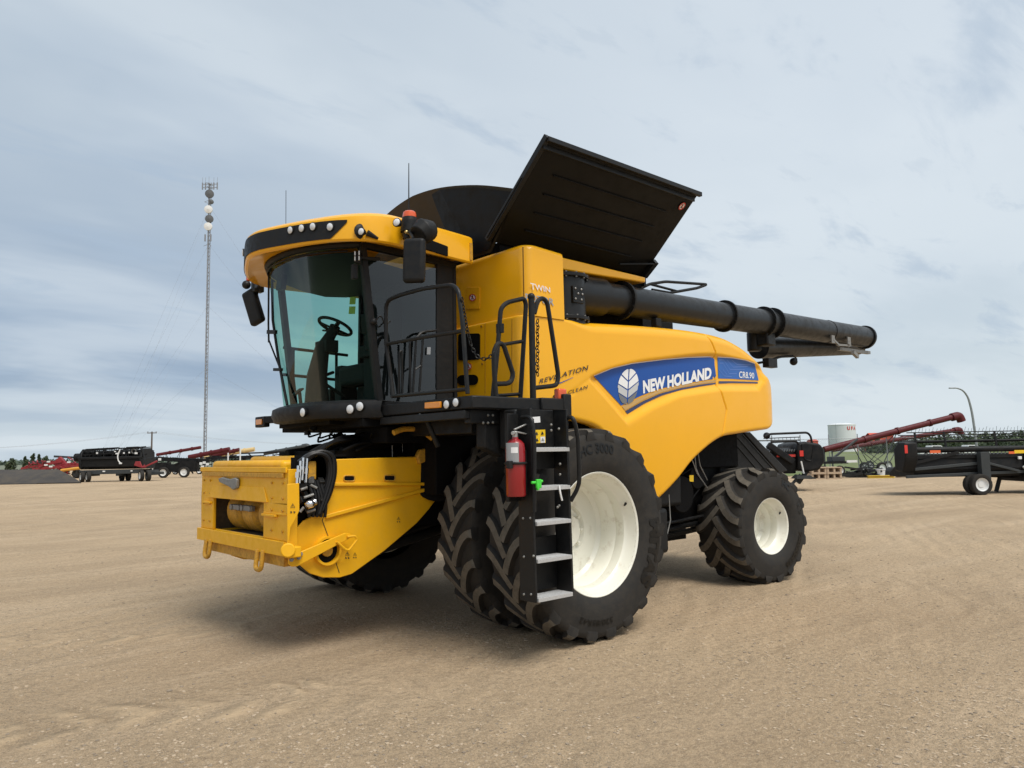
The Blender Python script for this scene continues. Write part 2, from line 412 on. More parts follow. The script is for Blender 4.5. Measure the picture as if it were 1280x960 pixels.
# rear straw works below the hood
m = MB()
def plateY(m, pts, Y, th): m.prism([PY(a, b, Y) for a, b in pts], (0, th, 0))
plateY(m, [(905, 546), (926, 541), (968, 590), (958, 604), (935, 604), (906, 566)], -1.28, .10)
plateY(m, [(930, 541), (938, 540), (985, 588), (975, 592)], -1.22, .3)
m.box(3.7, 4.35, -1.2, 1.2, 1.25, 1.98); m.box(3.2, 4.1, -1.15, 1.15, 1.2, 1.9)
m.beam((4.1, -1.15, 1.9), (5.0, -1.15, 1.32), .06, .3); m.beam((4.1, 1.15, 1.9), (5.0, 1.15, 1.32), .06, .3)
m.hexa([(4.3, -1.2, 1.5), (4.95, -1.2, 1.2), (4.95, 1.2, 1.2), (4.3, 1.2, 1.5), (4.3, -1.2, 1.9), (5.0, -1.2, 1.36), (5.0, 1.2, 1.36), (4.3, 1.2, 1.9)])
m.build('straw_chopper', 'black_plastic', H, bevel=.012)
m = MB()
for i in range(3):
    m.beam(PY(912+i*8, 546-i*1.5, -1.285), PY(955+i*8, 597-i*3, -1.285), .012, .016)
m.build_each('chopper_rib', 'black_metal', H)
m = MB()
plateY(m, [(800, 622), (835, 585), (866, 560), (905, 546), (905, 580), (875, 640), (850, 655)], -1.05, .15)
m.cyl((2.55, -1.42, 1.15), (2.55, -1.05, 1.15), .22, n=28); m.cyl((2.9, -1.40, 1.35), (2.9, -1.0, 1.35), .15, n=24)
m.box(2.4, 3.0, -1.3, -1.1, 1.4, 1.9)
m.tube([(2.55, -1.40, 1.38), (2.95, -1.38, 1.51)], .012, 6); m.tube([(2.55, -1.40, .93), (2.95, -1.38, 1.2)], .012, 6)
m.build('belt_drive', 'dark_inside', H, bevel=.01)
m = MB()
for i, (a, b, c, d) in enumerate(((868, 566, 878, 605), (872, 564, 884, 600), (864, 572, 884, 610))): m.tube([PY(a, b, -1.4), PY((a+c)/2-3, (b+d)/2, -1.42), PY(c, d, -1.38)], .008, 6)
m.build_each('service_hose', 'dull_steel', H)
b = MB(); b.prism([PY(x, y, -1.41) for x, y in ((862, 594), (867, 594), (867, 602), (862, 602))], (0, .006, 0)); b.build('warning_sticker', 'warn_yellow', H)
m = MB(); m.tube([PY(836, 618, -1.45), PY(838, 650, -1.46), PY(833, 672, -1.46)], .008, 6); m.build('cable', 'dull_steel', H)

# ---------------------------------------------------------- side shields: one curved skin from the tower front round to the rear hood
TOP = smooth_tab([(-.3, 3.04), (.52, 3.05), (1.57, 3.11), (2.5, 3.145), (3.2, 3.13), (3.6, 3.06), (3.9, 2.96), (4.15, 2.84), (4.4, 2.68), (4.58, 2.54), (4.68, 2.44), (4.75, 2.36)])
BOT = smooth_tab([(-.3, 2.08), (.3, 2.02), (.8, 1.93), (1.05, 1.72), (1.3, 1.42), (1.5, 1.22), (1.62, 1.13), (1.74, 1.105), (1.88, 1.14), (2.19, 1.33), (2.53, 1.58), (3.05, 1.82), (3.51, 1.885), (4.1, 1.935), (4.28, 1.95), (4.41, 1.985), (4.50, 2.05), (4.60, 2.15), (4.75, 2.25)])
def tab_px(pts): return [(lambda p: (p.x, p.z))(PY(a, b, -1.64)) for a, b in pts]
GRV = smooth_tab(tab_px([(640, 512), (690, 500), (715, 488), (745, 467), (790, 453), (830, 447), (880, 442), (910, 445), (948, 455), (966, 466)]))
LDG = tab_px([(640, 512), (690, 500), (715, 490), (735, 470), (783, 526), (815, 507), (850, 492), (897, 485), (948, 485), (958, 470)])
SEAM = [(z, x) for x, z in sorted(tab_px([(876, 395), (881, 412), (893, 440), (897, 480), (907, 512), (903, 545)]), key=lambda p: p[1])]
NX0, NXA, NYC, NYB = 4.15, .56, -1.22, .44
def plan_y(X):
    if X <= NX0: return -1.64-.022*math.sin(PI*max(0, min(1, X/4.15)))
    t = min(1, (X-NX0)/NXA); return NYC-(.42)*math.sqrt(max(0, 1-t*t))
def inset(X, Z, front=False, rear=False):
    t, b = interp(TOP, X), interp(BOT, X); d = 0
    r = .02+.11*sstep(.25, .8, X); q = max(0, t-Z)
    if q < r: d += r-math.sqrt(max(0, r*r-(r-q)**2))
    r = .05; q = max(0, Z-b)
    if q < r: d += r-math.sqrt(max(0, r*r-(r-q)**2))
    d += .07*max(0, (2.35-Z)/1.2)**2
    if not front:
        g, h = interp(GRV, X), interp(LDG, X)
        h = min(h, g)
        d += .048*sstep(-.015, .06, g-Z)*(1-sstep(-.05, .05, h-Z))*(1 if X < 4.2 else max(0, 1-(X-4.2)/.25))*sstep(-.1, .5, X)
        xs = interp(SEAM, Z); d += .022*max(0, 1-abs(X-xs)/.017)
    return d
def surf_y(X, Z): return plan_y(X)+inset(X, Z)
def on_shield(x, y, off=.005):
    Y = -1.6
    for _ in range(8):
        p = PY(x, y, Y); Y = surf_y(p.x, p.z)
    return V((p.x, Y-off, p.z))
# plan stations: (x, y, inward normal, x used for tables, front?)
stn = []
for i in range(10): stn.append(((-.22, lerp(-.40, -1.50, i/10)), (1, 0), -.22, True))
for i in range(8):
    a = (PI/2)*i/8; stn.append(((-.08-.14*math.cos(a), -1.50-.14*math.sin(a)), (math.cos(a), math.sin(a)), -.08-.14*math.cos(a), True))
X = -.08
while X < NX0:
    stn.append(((X, plan_y(X)), (0, 1), X, False)); X += .010 if 2.75 < X < 3.55 else .024
for i in range(0, 17):
    a = (PI/2)*i/16; x_ = NX0+NXA*math.sin(a); nx, ny = math.sin(a)/NXA, math.cos(a)/.42; L = math.hypot(nx, ny)
    stn.append(((x_, NYC-.42*math.cos(a)), (-nx/L, ny/L), x_, False))
for i in range(1, 7): stn.append(((NX0+NXA+.02*i/6, lerp(NYC, 0, i/6)), (-1, 0), NX0+NXA, False))
NV = 96; vsl = [0, .004, .01, .018, .03]+[.03+.94*i/(NV-1) for i in range(1, NV)]+[.98, .99, .996, 1]
rows = []
for (px_, py_), (nx, ny), xt, fr in stn:
    t, b = interp(TOP, xt), interp(BOT, xt); col_ = []
    for v in vsl:
        Z = t-(t-b)*v; d = inset(xt, Z, fr); col_.append((px_+nx*d, py_+ny*d, Z))
    p0 = col_[0]; cap = [(p0[0]+nx*.35, p0[1]+ny*.35, p0[2]+.012), (p0[0]+nx*.12, p0[1]+ny*.12, p0[2]+.010)]
    q0 = col_[-1]; lip = [(q0[0]+nx*.06, q0[1]+ny*.06, q0[2]+.01)]
    rows.append(cap+col_+lip)
def xtab(i): return stn[i][2]
fm, rm = MB(), MB(); fr_i = {}
for mirror in (False,):
    vs = [p for r_ in rows for p in r_]; mm = len(rows[0])
    F1, F2 = [], []
    for i in range(len(rows)-1):
        for j in range(mm-1):
            xc = (rows[i][j][0]+rows[i+1][j][0])/2; zc = rows[i][j][2]
            (F1 if (stn[i][2] < 2 or xc < interp(SEAM, zc)) and stn[i][2] < 3.9 else F2).append((i*mm+j, (i+1)*mm+j, (i+1)*mm+j+1, i*mm+j+1))
    fm.add(vs, F1); rm.add(vs, F2)
def strip_loose(mb):
    used = sorted({i for f in mb.f for i in f}); mp = {k: i for i, k in enumerate(used)}
    mb.v = [mb.v[k] for k in used]; mb.f = [[mp[i] for i in f] for f in mb.f]
strip_loose(fm); strip_loose(rm)
sf = fm.build('side_shield', 'yellow_paint', H, recalc=True, sharp=50)
sr = rm.build('rear_shield', 'yellow_paint', H, recalc=True, sharp=50)
for s_ in (sf, sr):                                        # the same skins on the other side
    c = s_.copy(); COL.objects.link(c); c.scale = (1, -1, 1)
# decals
def strip_decal(name, top, bot, nx, ny, m, parent, off=.005):
    def pl(pts, t):
        L = [0]
        for a, b in zip(pts, pts[1:]): L.append(L[-1]+math.hypot(b[0]-a[0], b[1]-a[1]))
        s = t*L[-1]; k = 0
        while k < len(pts)-2 and s > L[k+1]: k += 1
        u = (s-L[k])/(L[k+1]-L[k]); return pts[k][0]+(pts[k+1][0]-pts[k][0])*u, pts[k][1]+(pts[k+1][1]-pts[k][1])*u
    P = []
    for i in range(nx+1):
        a, b = pl(top, i/nx), pl(bot, i/nx)
        P.append([on_shield(lerp(a[0], b[0], j/ny), lerp(a[1], b[1], j/ny), off) for j in range(ny+1)])
    b = MB(); b.grid(P); return b.build(name, m, parent, recalc=False)
TA = [(742, 470.5), (765, 461), (790, 455), (830, 450), (860, 447.5), (890.5, 446.5)]
BA = [(776, 507), (800, 495), (822, 486.5), (850, 480), (875, 476), (893.5, 473.5)]
strip_decal('blue_band', TA, BA, 40, 8, 'decal_blue', sf)
strip_decal('band_edge', [(x, y-1.2) for x, y in TA], [(x, y-.2) for x, y in TA], 40, 1, 'decal_white', sf, .007)
strip_decal('gold_stripe', [(777, 508), (801, 496.5), (823, 488), (851, 481.5), (876, 477.5), (893.5, 475)], [(781, 513), (803, 500), (825, 490.5), (851, 484), (876, 479.7), (893.5, 477.3)], 30, 1, 'decal_gold', sf)
strip_decal('navy_stripe', [(781, 514), (803, 501.5), (825, 491.8), (851, 485), (876, 480.7), (893.5, 478.3)], [(784, 517.5), (805, 504.5), (827, 494.3), (852, 487.2), (876, 482.8), (893.5, 480.3)], 30, 1, 'decal_navy', sf)
TB = [(896.5, 447), (915, 448), (932, 451), (943, 455)]; BB = [(897.5, 473), (915, 473.5), (932, 474.5), (948, 475.5)]
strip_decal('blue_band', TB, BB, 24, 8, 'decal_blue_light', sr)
strip_decal('band_edge', [(x, y-1.1) for x, y in TB], [(x, y-.2) for x, y in TB], 20, 1, 'decal_white', sr, .007)
strip_decal('navy_stripe', [(898, 476.5), (915, 476.5), (947, 477.5)], [(898, 479.5), (915, 478.7), (947, 479.2)], 16, 1, 'decal_navy', sr)
def quad_fn(tl, tr, bl, br, mapper):
    def fn(u, v):
        x = lerp(lerp(bl[0], br[0], u), lerp(tl[0], tr[0], u), v); y = lerp(lerp(bl[1], br[1], u), lerp(tl[1], tr[1], u), v); return mapper(x, y)
    return fn
def shield_text(name, body, tl, tr, bl, br, m, parent, bold=0., shear=0., off=.009, spacing=1.):
    return text_obj(name, body, quad_fn(tl, tr, bl, br, lambda x, y: on_shield(x, y, off)), m, parent, bold, shear, spacing)
shield_text('brand_lettering', 'NEW HOLLAND', (802.3, 475.7), (888.6, 458.6), (803.2, 491), (888.6, 472.3), 'decal_white', sf, .05, .05)
shield_text('model_lettering', 'CR8.90', (923.2, 464), (942, 466), (923, 472.2), (942, 473.2), 'decal_white', sr, .012)
b = MB()                                                   # circuit-like traces printed on the rear blue band
for pts in ([(898, 450), (904, 450), (912, 462), (930, 462)], [(899, 454), (903, 454), (911, 467), (920, 467)], [(908, 450), (916, 459), (934, 458)], [(898, 462), (905, 470), (914, 471)], [(914, 450), (921, 456), (938, 456)], [(903, 462), (908, 468)]):
    for a, c in zip(pts, pts[1:]):
        n_ = 5
        P = [[on_shield(lerp(a[0], c[0], i/n_), lerp(a[1], c[1], i/n_)+s*.35, .008) for s in (-1, 1)] for i in range(n_+1)]
        b.grid(P)
b.build('circuit_print', 'decal_trace', sr, recalc=False)
# leaf emblem
def ell(y): return math.sqrt(max(0, 1-y*y))*(.96 if y > 0 else .90)
def blade(side, y0, y1, ya, yb):
    pts = []
    n = 8
    for i in range(n+1):                                   # lower curve: centre line up and out to the oval
        t = i/n; pts.append((.05+(ell(ya)-.05)*t, y0+(ya-y0)*t**1.0))
    for i in range(1, n+1): y = lerp(ya, yb, i/n); pts.append((ell(y), y))
    for i in range(1, n+1):
        t = 1-i/n; pts.append((.05+(ell(yb)-.05)*t, y1+(yb-y1)*t**1.0))
    return [(side*x, y) for x, y in pts]
EC, EW, EH = (784.4, 483.6), 13.6, 22.6
def emb(x, y): return on_shield(EC[0]+x*EW+y*1.2, EC[1]-y*EH-x*1.6, .009)
for nm, mt, lst in (('leaf_emblem', 'decal_white', [(.36, .97, .74, .985), (-.12, .28, .26, .68)]), ('leaf_emblem', 'leaf_silver', [(-.60, -.20, -.24, .20)]), ('leaf_emblem', 'leaf_dark', [(-.98, -.68, -.86, -.30)])):
    b = MB()
    for s in (-1, 1):
        for y0, y1, ya, yb in lst:
            pl = blade(s, y0, y1, ya, yb); b.add([emb(x, y) for x, y in pl], [tuple(range(len(pl)))])
    b.build(nm, mt, sf, recalc=False)
shield_text('lettering', 'REVELATION', (674, 474), (734.7, 456.3), (673, 479.7), (734.7, 462.3), 'decal_dark', sf, .012, .15, spacing=1.1)
shield_text('lettering', 'OPTI-CLEAN', (689.5, 495), (734, 481.3), (689, 499.5), (734, 485.5), 'decal_dark', sf, .008, .15, spacing=1.1)
strip_decal('underline_stripe', [(681, 483.5), (701, 477.7), (716, 471.5)], [(681, 484.4), (701, 478.9), (716, 472)], 20, 1, 'decal_blue', sf, .006)

# ---------------------------------------------------------- grain tank tower, beam, tank
def rounded_plan(x0, y0, y1, x1, r, n=8):                  # front face at x0, side face at y1 (outer)
    p = [(x0, y0)]
    for i in range(n+1):
        a = PI/2*i/n; p.append((x0+r-r*math.cos(a), y1+r-r*math.sin(a)))
    return p+[(x1, y1), (x1, y0)]
pl = rounded_plan(-.19, -.40, -1.655, .325, .12)
m = MB(); lv = [(3.03, 0.), (3.70, .005), (3.735, .012), (3.752, .03), (3.758, .06)]
P = []
for z, d in lv:
    row = []
    for x, y in pl:
        s = (z-3.03)
        hz = z + (.012 if False else 0) - .05*max(0, (x+.19)) if z > 3.6 else z
        row.append((min(x+d, .325), min(y+d, -.40) if y > -1 else y+d, hz))
    P.append(row)
m.grid([[P[i][j] for i in range(len(P))] for j in range(len(pl))]); m.add(P[-1], [tuple(range(len(pl)))])
tw = m.build('tank_tower', 'yellow_paint', H, sharp=40)
m = MB(); m.prism([PX(x, y, -.193) for x, y in ((583, 359), (600, 359), (600, 386), (583, 386))], (-.004, 0, 0)); m.build('access_panel', 'yellow_paint', tw, bevel=.004)
m = MB(); q = PY(654.5, 318, -1.656); m.box(q.x-.0015, q.x+.0015, -1.6560, -1.64, 3.05, 3.70); m.build('panel_seam', 'seam_brown', tw)
def tower_map(x, y): return PY(x, y, -1.663)
text_obj('badge_lettering', 'TWIN', quad_fn((663, 353.5), (687.5, 359.3), (664, 361.5), (688, 365.5), tower_map), 'decal_white', tw, .01)
text_obj('badge_lettering', 'ROTOR', quad_fn((656.5, 366.5), (692.5, 373.5), (657.5, 375.5), (692.5, 382), tower_map), 'decal_grey', tw, .02)
def no_step(c, r, mapper, parent):                         # round prohibition sticker
    b = MB(); n = 20
    b.cur = 0; b.add([mapper(c[0]+r*math.cos(2*PI*i/n), c[1]+r*math.sin(2*PI*i/n)*1.08, .003) for i in range(n)], [tuple(range(n))])
    b.cur = 1
    P = [[mapper(c[0]+k*r*math.cos(2*PI*i/n), c[1]+k*r*math.sin(2*PI*i/n)*1.08, .005) for k in (.76, 1.02)] for i in range(n)]
    b.grid(P, True)
    b.add([mapper(c[0]+x*r, c[1]+y*r, .006) for x, y in ((-.62, -.48), (-.48, -.62), (.62, .48), (.48, .62))], [(0, 1, 2, 3)])
    b.cur = 2
    b.add([mapper(c[0]+x*r, c[1]+y*r, .004) for x, y in ((-.15, -.6), (.15, -.6), (.25, .1), (.4, .5), (.1, .55), (0, .2), (-.2, .6), (-.4, .5), (-.2, .0))], [tuple(range(9))])
    return b.build('prohibition_sticker', ['decal_white', 'red_ring', 'decal_dark'], parent, recalc=False)
def frontmap(x, y, o=.004): p = PX(x, y, -.198); return V((p.x-o, p.y, p.z))
def lowmap(x, y, o=.004): p = PX(x, y, -.222); return V((p.x-o, p.y, p.z))
no_step((591, 372), 4.2, frontmap, tw); no_step((585.5, 458), 4.5, lowmap, sf); no_step((572, 323), 2.6, frontmap, tw)
def slot(pts, mapper, name, parent, m='dark_inside', rim=None):
    b = MB(); b.add([mapper(x, y, .003) for x, y in pts], [tuple(range(len(pts)))]); return b.build(name, m, parent, recalc=False)
def rr(x0, y0, x1, y1, r, n=4):
    o = []
    for cx, cy, a0 in ((x1-r, y0+r, -90), (x1-r, y1-r, 0), (x0+r, y1-r, 90), (x0+r, y0+r, 180)):
        for i in range(n+1):
            a = deg(a0+90*i/n); o.append((cx+r*math.cos(a), cy+r*math.sin(a)))
    return o
m = MB()
for a, b_ in (((606.5, 404), (606.5, 492)), ((640, 399), (640, 490))):
    p, q = lowmap(*a), lowmap(*b_); m.beam(V((-.2225, p.y, p.z)), V((-.2225, q.y, q.z)), .004, .004)
m.build_each('panel_seam', 'seam_brown', sf)
m = MB()
for x, y in ((563.5, 428), (563.5, 460), (563.5, 484), (570, 411), (602, 408), (603, 455), (570, 489)): m.cyl(lowmap(x, y, -.002), lowmap(x, y, .008), .012, n=8)
m.build_each('panel_bolt', 'seam_brown', sf)
slot([(x, y-(x-587)*.03) for x, y in rr(573, 417, 600.5, 450, 3)], lowmap, 'access_opening', sf)
slot([(x, y-(x-587)*.03) for x, y in rr(571.5, 468.5, 598, 481.5, 6)], lowmap, 'hand_slot', sf)
m = MB(); m.add([lowmap(x, y, .002) for x, y in ((560.5, 406), (567, 405), (567, 494), (560.5, 494))], [(0, 1, 2, 3)]); m.prism([lowmap(x, y, .0) for x, y in ((560.5, 406), (567, 405), (567, 494), (560.5, 494))], (-.02, 0, 0)); m.build('edge_strip', 'yellow_paint', sf)
# beam along the tank edge and the dark auger recess
m = MB(); A, B = PY(702, 321, -1.5), PY(807, 346.5, -1.5)
m.hexa([(.30, -1.5, 3.60), (B.x, -1.5, 3.66), (B.x, -1.2, 3.66), (.30, -1.2, 3.60), (.30, -1.5, A.z), (B.x, -1.5, B.z), (B.x, -1.2, B.z), (.30, -1.2, A.z)])
m.build('tank_beam', 'yellow_paint', H, bevel=.015)
m = MB(); m.box(.33, 2.15, -1.21, 1.21, 3.0, 3.86); m.box(-.15, .33, -1.21, 1.21, 3.0, 3.86); m.build("grain_tank", 'dark_inside', H)
m = MB(); m.box(2.1, 4.1, -1.1, 1.1, 2.9, 3.22); m.box(2.3, 3.2, -.9, .9, 3.22, 3.42); m.build('engine_deck', 'black_plastic', H, bevel=.03)
# lids: hinged along the tank sides and folded outwards
def lid_pt(s, X, t, o=0.):                                 # t along the slope, o out of the plane towards outside-below
    hy, hz, ty, tz = 1.22, 3.85, 2.12, 4.645
    L = math.hypot(ty-hy, tz-hz); ny, nz = (tz-hz)/L, -(ty-hy)/L
    return V((X, s*(lerp(hy, ty, t)+ny*o), lerp(hz, tz, t)+nz*o))
x0, x1, x1t = -.30, 2.16, 2.10
for s in (-1, 1):
    m = MB()
    m.hexa([lid_pt(s, x0, 0, .02), lid_pt(s, x1, 0, .02), lid_pt(s, x1, 0, -.02), lid_pt(s, x0, 0, -.02), lid_pt(s, x0, 1, .02), lid_pt(s, x1t, 1, .02), lid_pt(s, x1t, 1, -.02), lid_pt(s, x0, 1, -.02)])
    lid = m.build('tank_lid', 'lid_black', H, bevel=.006, label='raised black grain tank lid on the near side' if s < 0 else None)
    m = MB()
    for t in (.18, .36, .54, .72): m.beam(lid_pt(s, x0+.25+.1*(1-t), t, .024), lid_pt(s, x1-.45+.1*t, t, .024), .014, .035, up=lid_pt(s, 0, 0, 1)-lid_pt(s, 0, 0, 0))
    m.build_each('pressed_rib', 'lid_black', lid, bevel=.004)
    m = MB(); m.beam(lid_pt(s, x0-.03, .985, .03), lid_pt(s, x1t+.03, .985, .03), .045, .05); m.beam(lid_pt(s, x0-.03, .92, .035), lid_pt(s, x1t-.02, .92, .035), .02, .05)
    m.beam(lid_pt(s, x0-.02, 0, 0), lid_pt(s, x0-.02, 1, 0), .05, .06); m.beam(lid_pt(s, x0-.045, .02, .0), lid_pt(s, x0-.045, .62, .0), .02, .02)
    m.beam(lid_pt(s, x1, 0, .03), lid_pt(s, x1, .2, .04), .07, .08); m.beam(lid_pt(s, x1-.55, .08, .05), lid_pt(s, x1-.02, .18, .07), .02, .02)
    m.build('lid_frame', 'black_metal', lid, bevel=.005)
    if s < 0:
        b = MB(); c = lid_pt(-1, 1.97, .82, .026); du = V((1, 0, 0)); dv = (lid_pt(-1, 0, 1)-lid_pt(-1, 0, 0)).normalized()
        nn = (lid_pt(-1, 0, 0, 1)-lid_pt(-1, 0, 0, 0))
        def lm(x, y, o=.0): return c+du*x-dv*y+nn*o
        no_step((0, 0), .045, lm, lid)
# arched front flap between the lids
ARCH = smooth_tab([(-1.68, 4.26), (-1.09, 4.46), (-.5, 4.59), (0, 4.625), (.5, 4.59), (1.09, 4.46), (1.68, 4.26)], 5)
m = MB(); P = []
for y, z in ARCH:
    lean = -.10*max(0, 1-abs(y)/1.6); yb = max(-1.2, min(1.2, y*.72))
    P.append([V((-.26, yb, 3.74)), V((-.28+lean*.5, lerp(yb, y, .5), lerp(3.74, z, .5))), V((-.30+lean, y, z)), V((-.275+lean, y, z)), V((-.25, yb, 3.74))])
m.grid(P); m.build('front_flap', 'flap_brown', H, sharp=60)
m = MB(); m.add([(-.335, .03, 4.55), (-.285, -.95, 3.76), (-.285, -1.19, 3.76), (-.335, -1.62, 4.24), (-.37, -1.05, 4.44), (-.39, -.5, 4.56)], [(0, 1, 2, 3, 4, 5)])
m.build('flap_gusset', 'lid_black', H)
m = MB(); m.box(2.15, 2.19, -1.25, 1.25, 3.7, 4.3); m.build('rear_flap', 'lid_black', H)

# ---------------------------------------------------------- unloading auger
AY = -1.40
def ax(px, py=388): return PY(px, py, AY).x
ZA0, ZA1 = PY(857, 388, AY).z, PY(1080, 421.5, AY).z
XA0, XA1 = ax(857), ax(1080, 421)
def az(X): return ZA0+(ZA1-ZA0)*(X-XA0)/(XA1-XA0)
def ap(X): return V((X, AY, az(X)))
m = MB(); m.tube(fillet([(.58, -1.22, 2.95), (.58, -1.36, 3.36), (.75, AY, az(.75)-.01), ap(1.15)], .25, 8), .215, 28)
m.box(.36, .95, -1.35, -1.2, 3.06, 3.6); m.cyl((.60, -1.38, 3.0), (.60, -1.38, 3.55), .235, n=32)
EL = m.build('auger_elbow', 'auger_black', H, bevel=.006)
for z in (3.09, 3.545):
    m = MB(); m.cyl((.60, -1.38, z-.018), (.60, -1.38, z+.018), .275, n=32); FLr = m.build('flange_ring', 'black_metal', EL, bevel=.004); m = MB()
    for k in range(14): a = 2*PI*k/14; c = V((.60+.257*math.cos(a), -1.38+.257*math.sin(a), z)); m.cyl(c-V((0, 0, .03)), c+V((0, 0, .03)), .011, n=6)
    m.build_each('flange_bolt', 'dull_steel', FLr)
m = MB(); q = PY(722, 367, -1.62); m.box(q.x-.07, q.x+.09, -1.625, -1.58, q.z-.10, q.z+.08); PLt = m.build('cover_plate', 'black_metal', EL, bevel=.006); m = MB()
for dx, dz in ((-.04, .05), (.05, .05), (-.04, -.06), (.05, -.06), (0, 0), (.065, 0)): m.sphere((q.x+dx, -1.627, q.z+dz), .012)
m.build_each('plate_bolt', 'steel', PLt)
au = MB(); au.cyl(ap(1.1), ap(XA1), .178, n=40)
AU = au.build('unloading_auger', 'auger_black', H)
def flange(X, r=.205, w=.03, n=14):
    m = MB(); m.cyl(ap(X-w/2), ap(X+w/2), r, n=36)
    for k in range(n):
        a = 2*PI*k/n; c = ap(X)+V((0, math.cos(a), math.sin(a)))*(r-.012); m.cyl(c-V((w/2+.012, 0, 0)), c+V((w/2+.012, 0, 0)), .009, n=6)
    m.build('flange_ring', 'black_metal', AU)
for pxx, r in ((777, .225), (905, .215), (953, .222), (964, .226)): flange(ax(pxx, 395), r)
flange(XA1+.02, .20, .05, 10)
m = MB(); X9 = ax(1033, 414); m.tube([ap(X9)+V((0, math.cos(a)*.18, math.sin(a)*.18)) for a in [2*PI*i/24 for i in range(24)]], .006, 6, closed=True); m.build('weld_seam', 'black_metal', AU)
# hinge carrier and folded lower tube
m = MB(); XH = ax(958, 405); m.cyl((XH-.05, AY+.18, az(XH)-.40), (XH-.05, AY+.18, az(XH)-.12), .10, n=16); m.box(XH-.12, XH+.1, AY-.08, AY+.1, az(XH)-.34, az(XH)-.14); m.build('hinge_bracket', 'black_metal', AU, bevel=.02)
m = MB(); a, b_ = PY(948, 434, -1.05), PY(1072, 433, -1.05); m.cyl(a, b_, .175, .15, n=32); m.build('folded_tube', 'auger_black', AU)
m = MB(); m.tube(fillet([PY(940, 455, -1.2), PY(958, 452, -1.2), PY(975, 446, -1.2), PY(990, 445, -1.2)], .1), .02, 6); q = PY(962.5, 454, -1.25); m.obox(q, (.24, .1, .13)); m.tube(fillet([PY(990, 444, -1.2), PY(997, 449, -1.2), PY(993, 453, -1.2)], .05), .01, 6); m.sphere(PY(992, 452, -1.2), .06)
m.build('work_light_arm', 'black_metal', AU)
m = MB()
for (x, y) in ((1041, 424), (1061, 426)):
    p = PY(x, y, AY-.17); m.obox(p, (.10, .02, .12)); m.beam(p, PY(x+(8 if x < 1050 else -1), y+8, AY-.15), .03, .03)
m.beam(PY(1046, 431, AY-.15), PY(1063, 432, AY-.15), .03, .03); m.beam(PY(1048, 436, AY), PY(1086, 441, AY), .06, .05); m.beam(PY(1066, 440, AY-.1), PY(1072, 446, AY-.1), .05, .06)
m.build('end_spout_bracket', 'dull_steel', AU)
# deck rail behind
m = MB(); r_ = [PY(x, y, -.95) for x, y in ((800, 361), (812, 355), (832, 352), (884, 355.5), (872, 360), (838, 366))]
m.tube(fillet(r_, .06), .02, 8); m.tube([PY(812, 355, -.95), PY(846, 364, -.95)], .018, 8); m.tube([PY(838, 366, -.95), PY(815, 362, -.95)], .018, 8)
m.build('deck_rail', 'black_metal', H)
m = MB(); q = PY(822, 402, -1.5); m.box(q.x-.05, q.x+.05, -1.52, -1.44, q.z-.06, q.z+.04); m.build('latch_box', 'black_plastic', H, bevel=.008)
# ---------------------------------------------------------- cab
CW = .88
def wind_x(y, z, out=0.):
    k = (z-2.2)/1.3
    xp = lerp(-1.40, -1.57, k); b = lerp(.40, .40, k)
    return xp - b*(1-abs(y/(CW))**2.4) - out
m = MB(); P = []
for i in range(33):
    y = -CW+2*CW*i/32; P.append([V((wind_x(y, z), y, z)) for z in [lerp(2.16, 3.66, j/10) for j in range(11)]])
m.grid(P); cabf = MB()
ws_ = m
# frame: pillars, roof ring, sill
def pil(x0, x1, y, z0=2.12, z1=3.52, w=.055): cabf.tube([(x0, y, z0), (x1, y, z1)], w, 8)
for s in (-1, 1):
    cabf.beam((-1.385, s*CW, 2.14), (-1.58, s*CW, 3.67), .07, .06, up=(1, 0, 0))
    cabf.beam((-.66 if s < 0 else -.55, s*.90, 2.12), (-.64 if s < 0 else -.53, s*.90, 3.64), .05, .20 if s < 0 else .07, up=(1, 0, 0))
    cabf.beam((-1.56, s*CW, 3.66), (-.5, s*.90, 3.62), .07, .06); cabf.beam((-1.40, s*CW, 2.15), (-.5, s*.90, 2.12), .07, .10)
cabf.tube([(wind_x(y, 3.66)+.0, y, 3.66) for y in [-CW+2*CW*i/24 for i in range(25)]], .035, 8)
cabf.tube([(wind_x(y, 3.60, .012), y, 3.60) for y in [-.8+1.6*i/24 for i in range(25)]], .010, 6)
cabf.tube([(wind_x(y, 2.17)+.0, y, 2.17) for y in [-CW+2*CW*i/24 for i in range(25)]], .04, 8)
cabf.box(-.52, -.48, -.90, .90, 2.1, 3.6)
CABO = cabf.build('cab', 'black_plastic', H, bevel=.008)
ws_.build('windshield', 'windshield_glass', CABO, recalc=False)
m = MB(); P = [[(-1.40-.17*t+.02, -CW-.012, lerp(2.18, 3.60, t)), (-.70, -.912, lerp(2.18, 3.60, t))] for t in (0, 1)]; m.grid([[V(p) for p in r] for r in P]); m.build('door_window', 'door_glass', CABO, recalc=False)
m = MB(); P = [[(-1.40-.17*t+.02, CW+.012, lerp(2.18, 3.60, t)), (-.55, .912, lerp(2.18, 3.60, t))] for t in (0, 1)]; m.grid([[V(p) for p in r] for r in P]); m.build('side_window', 'side_glass', CABO, recalc=False)
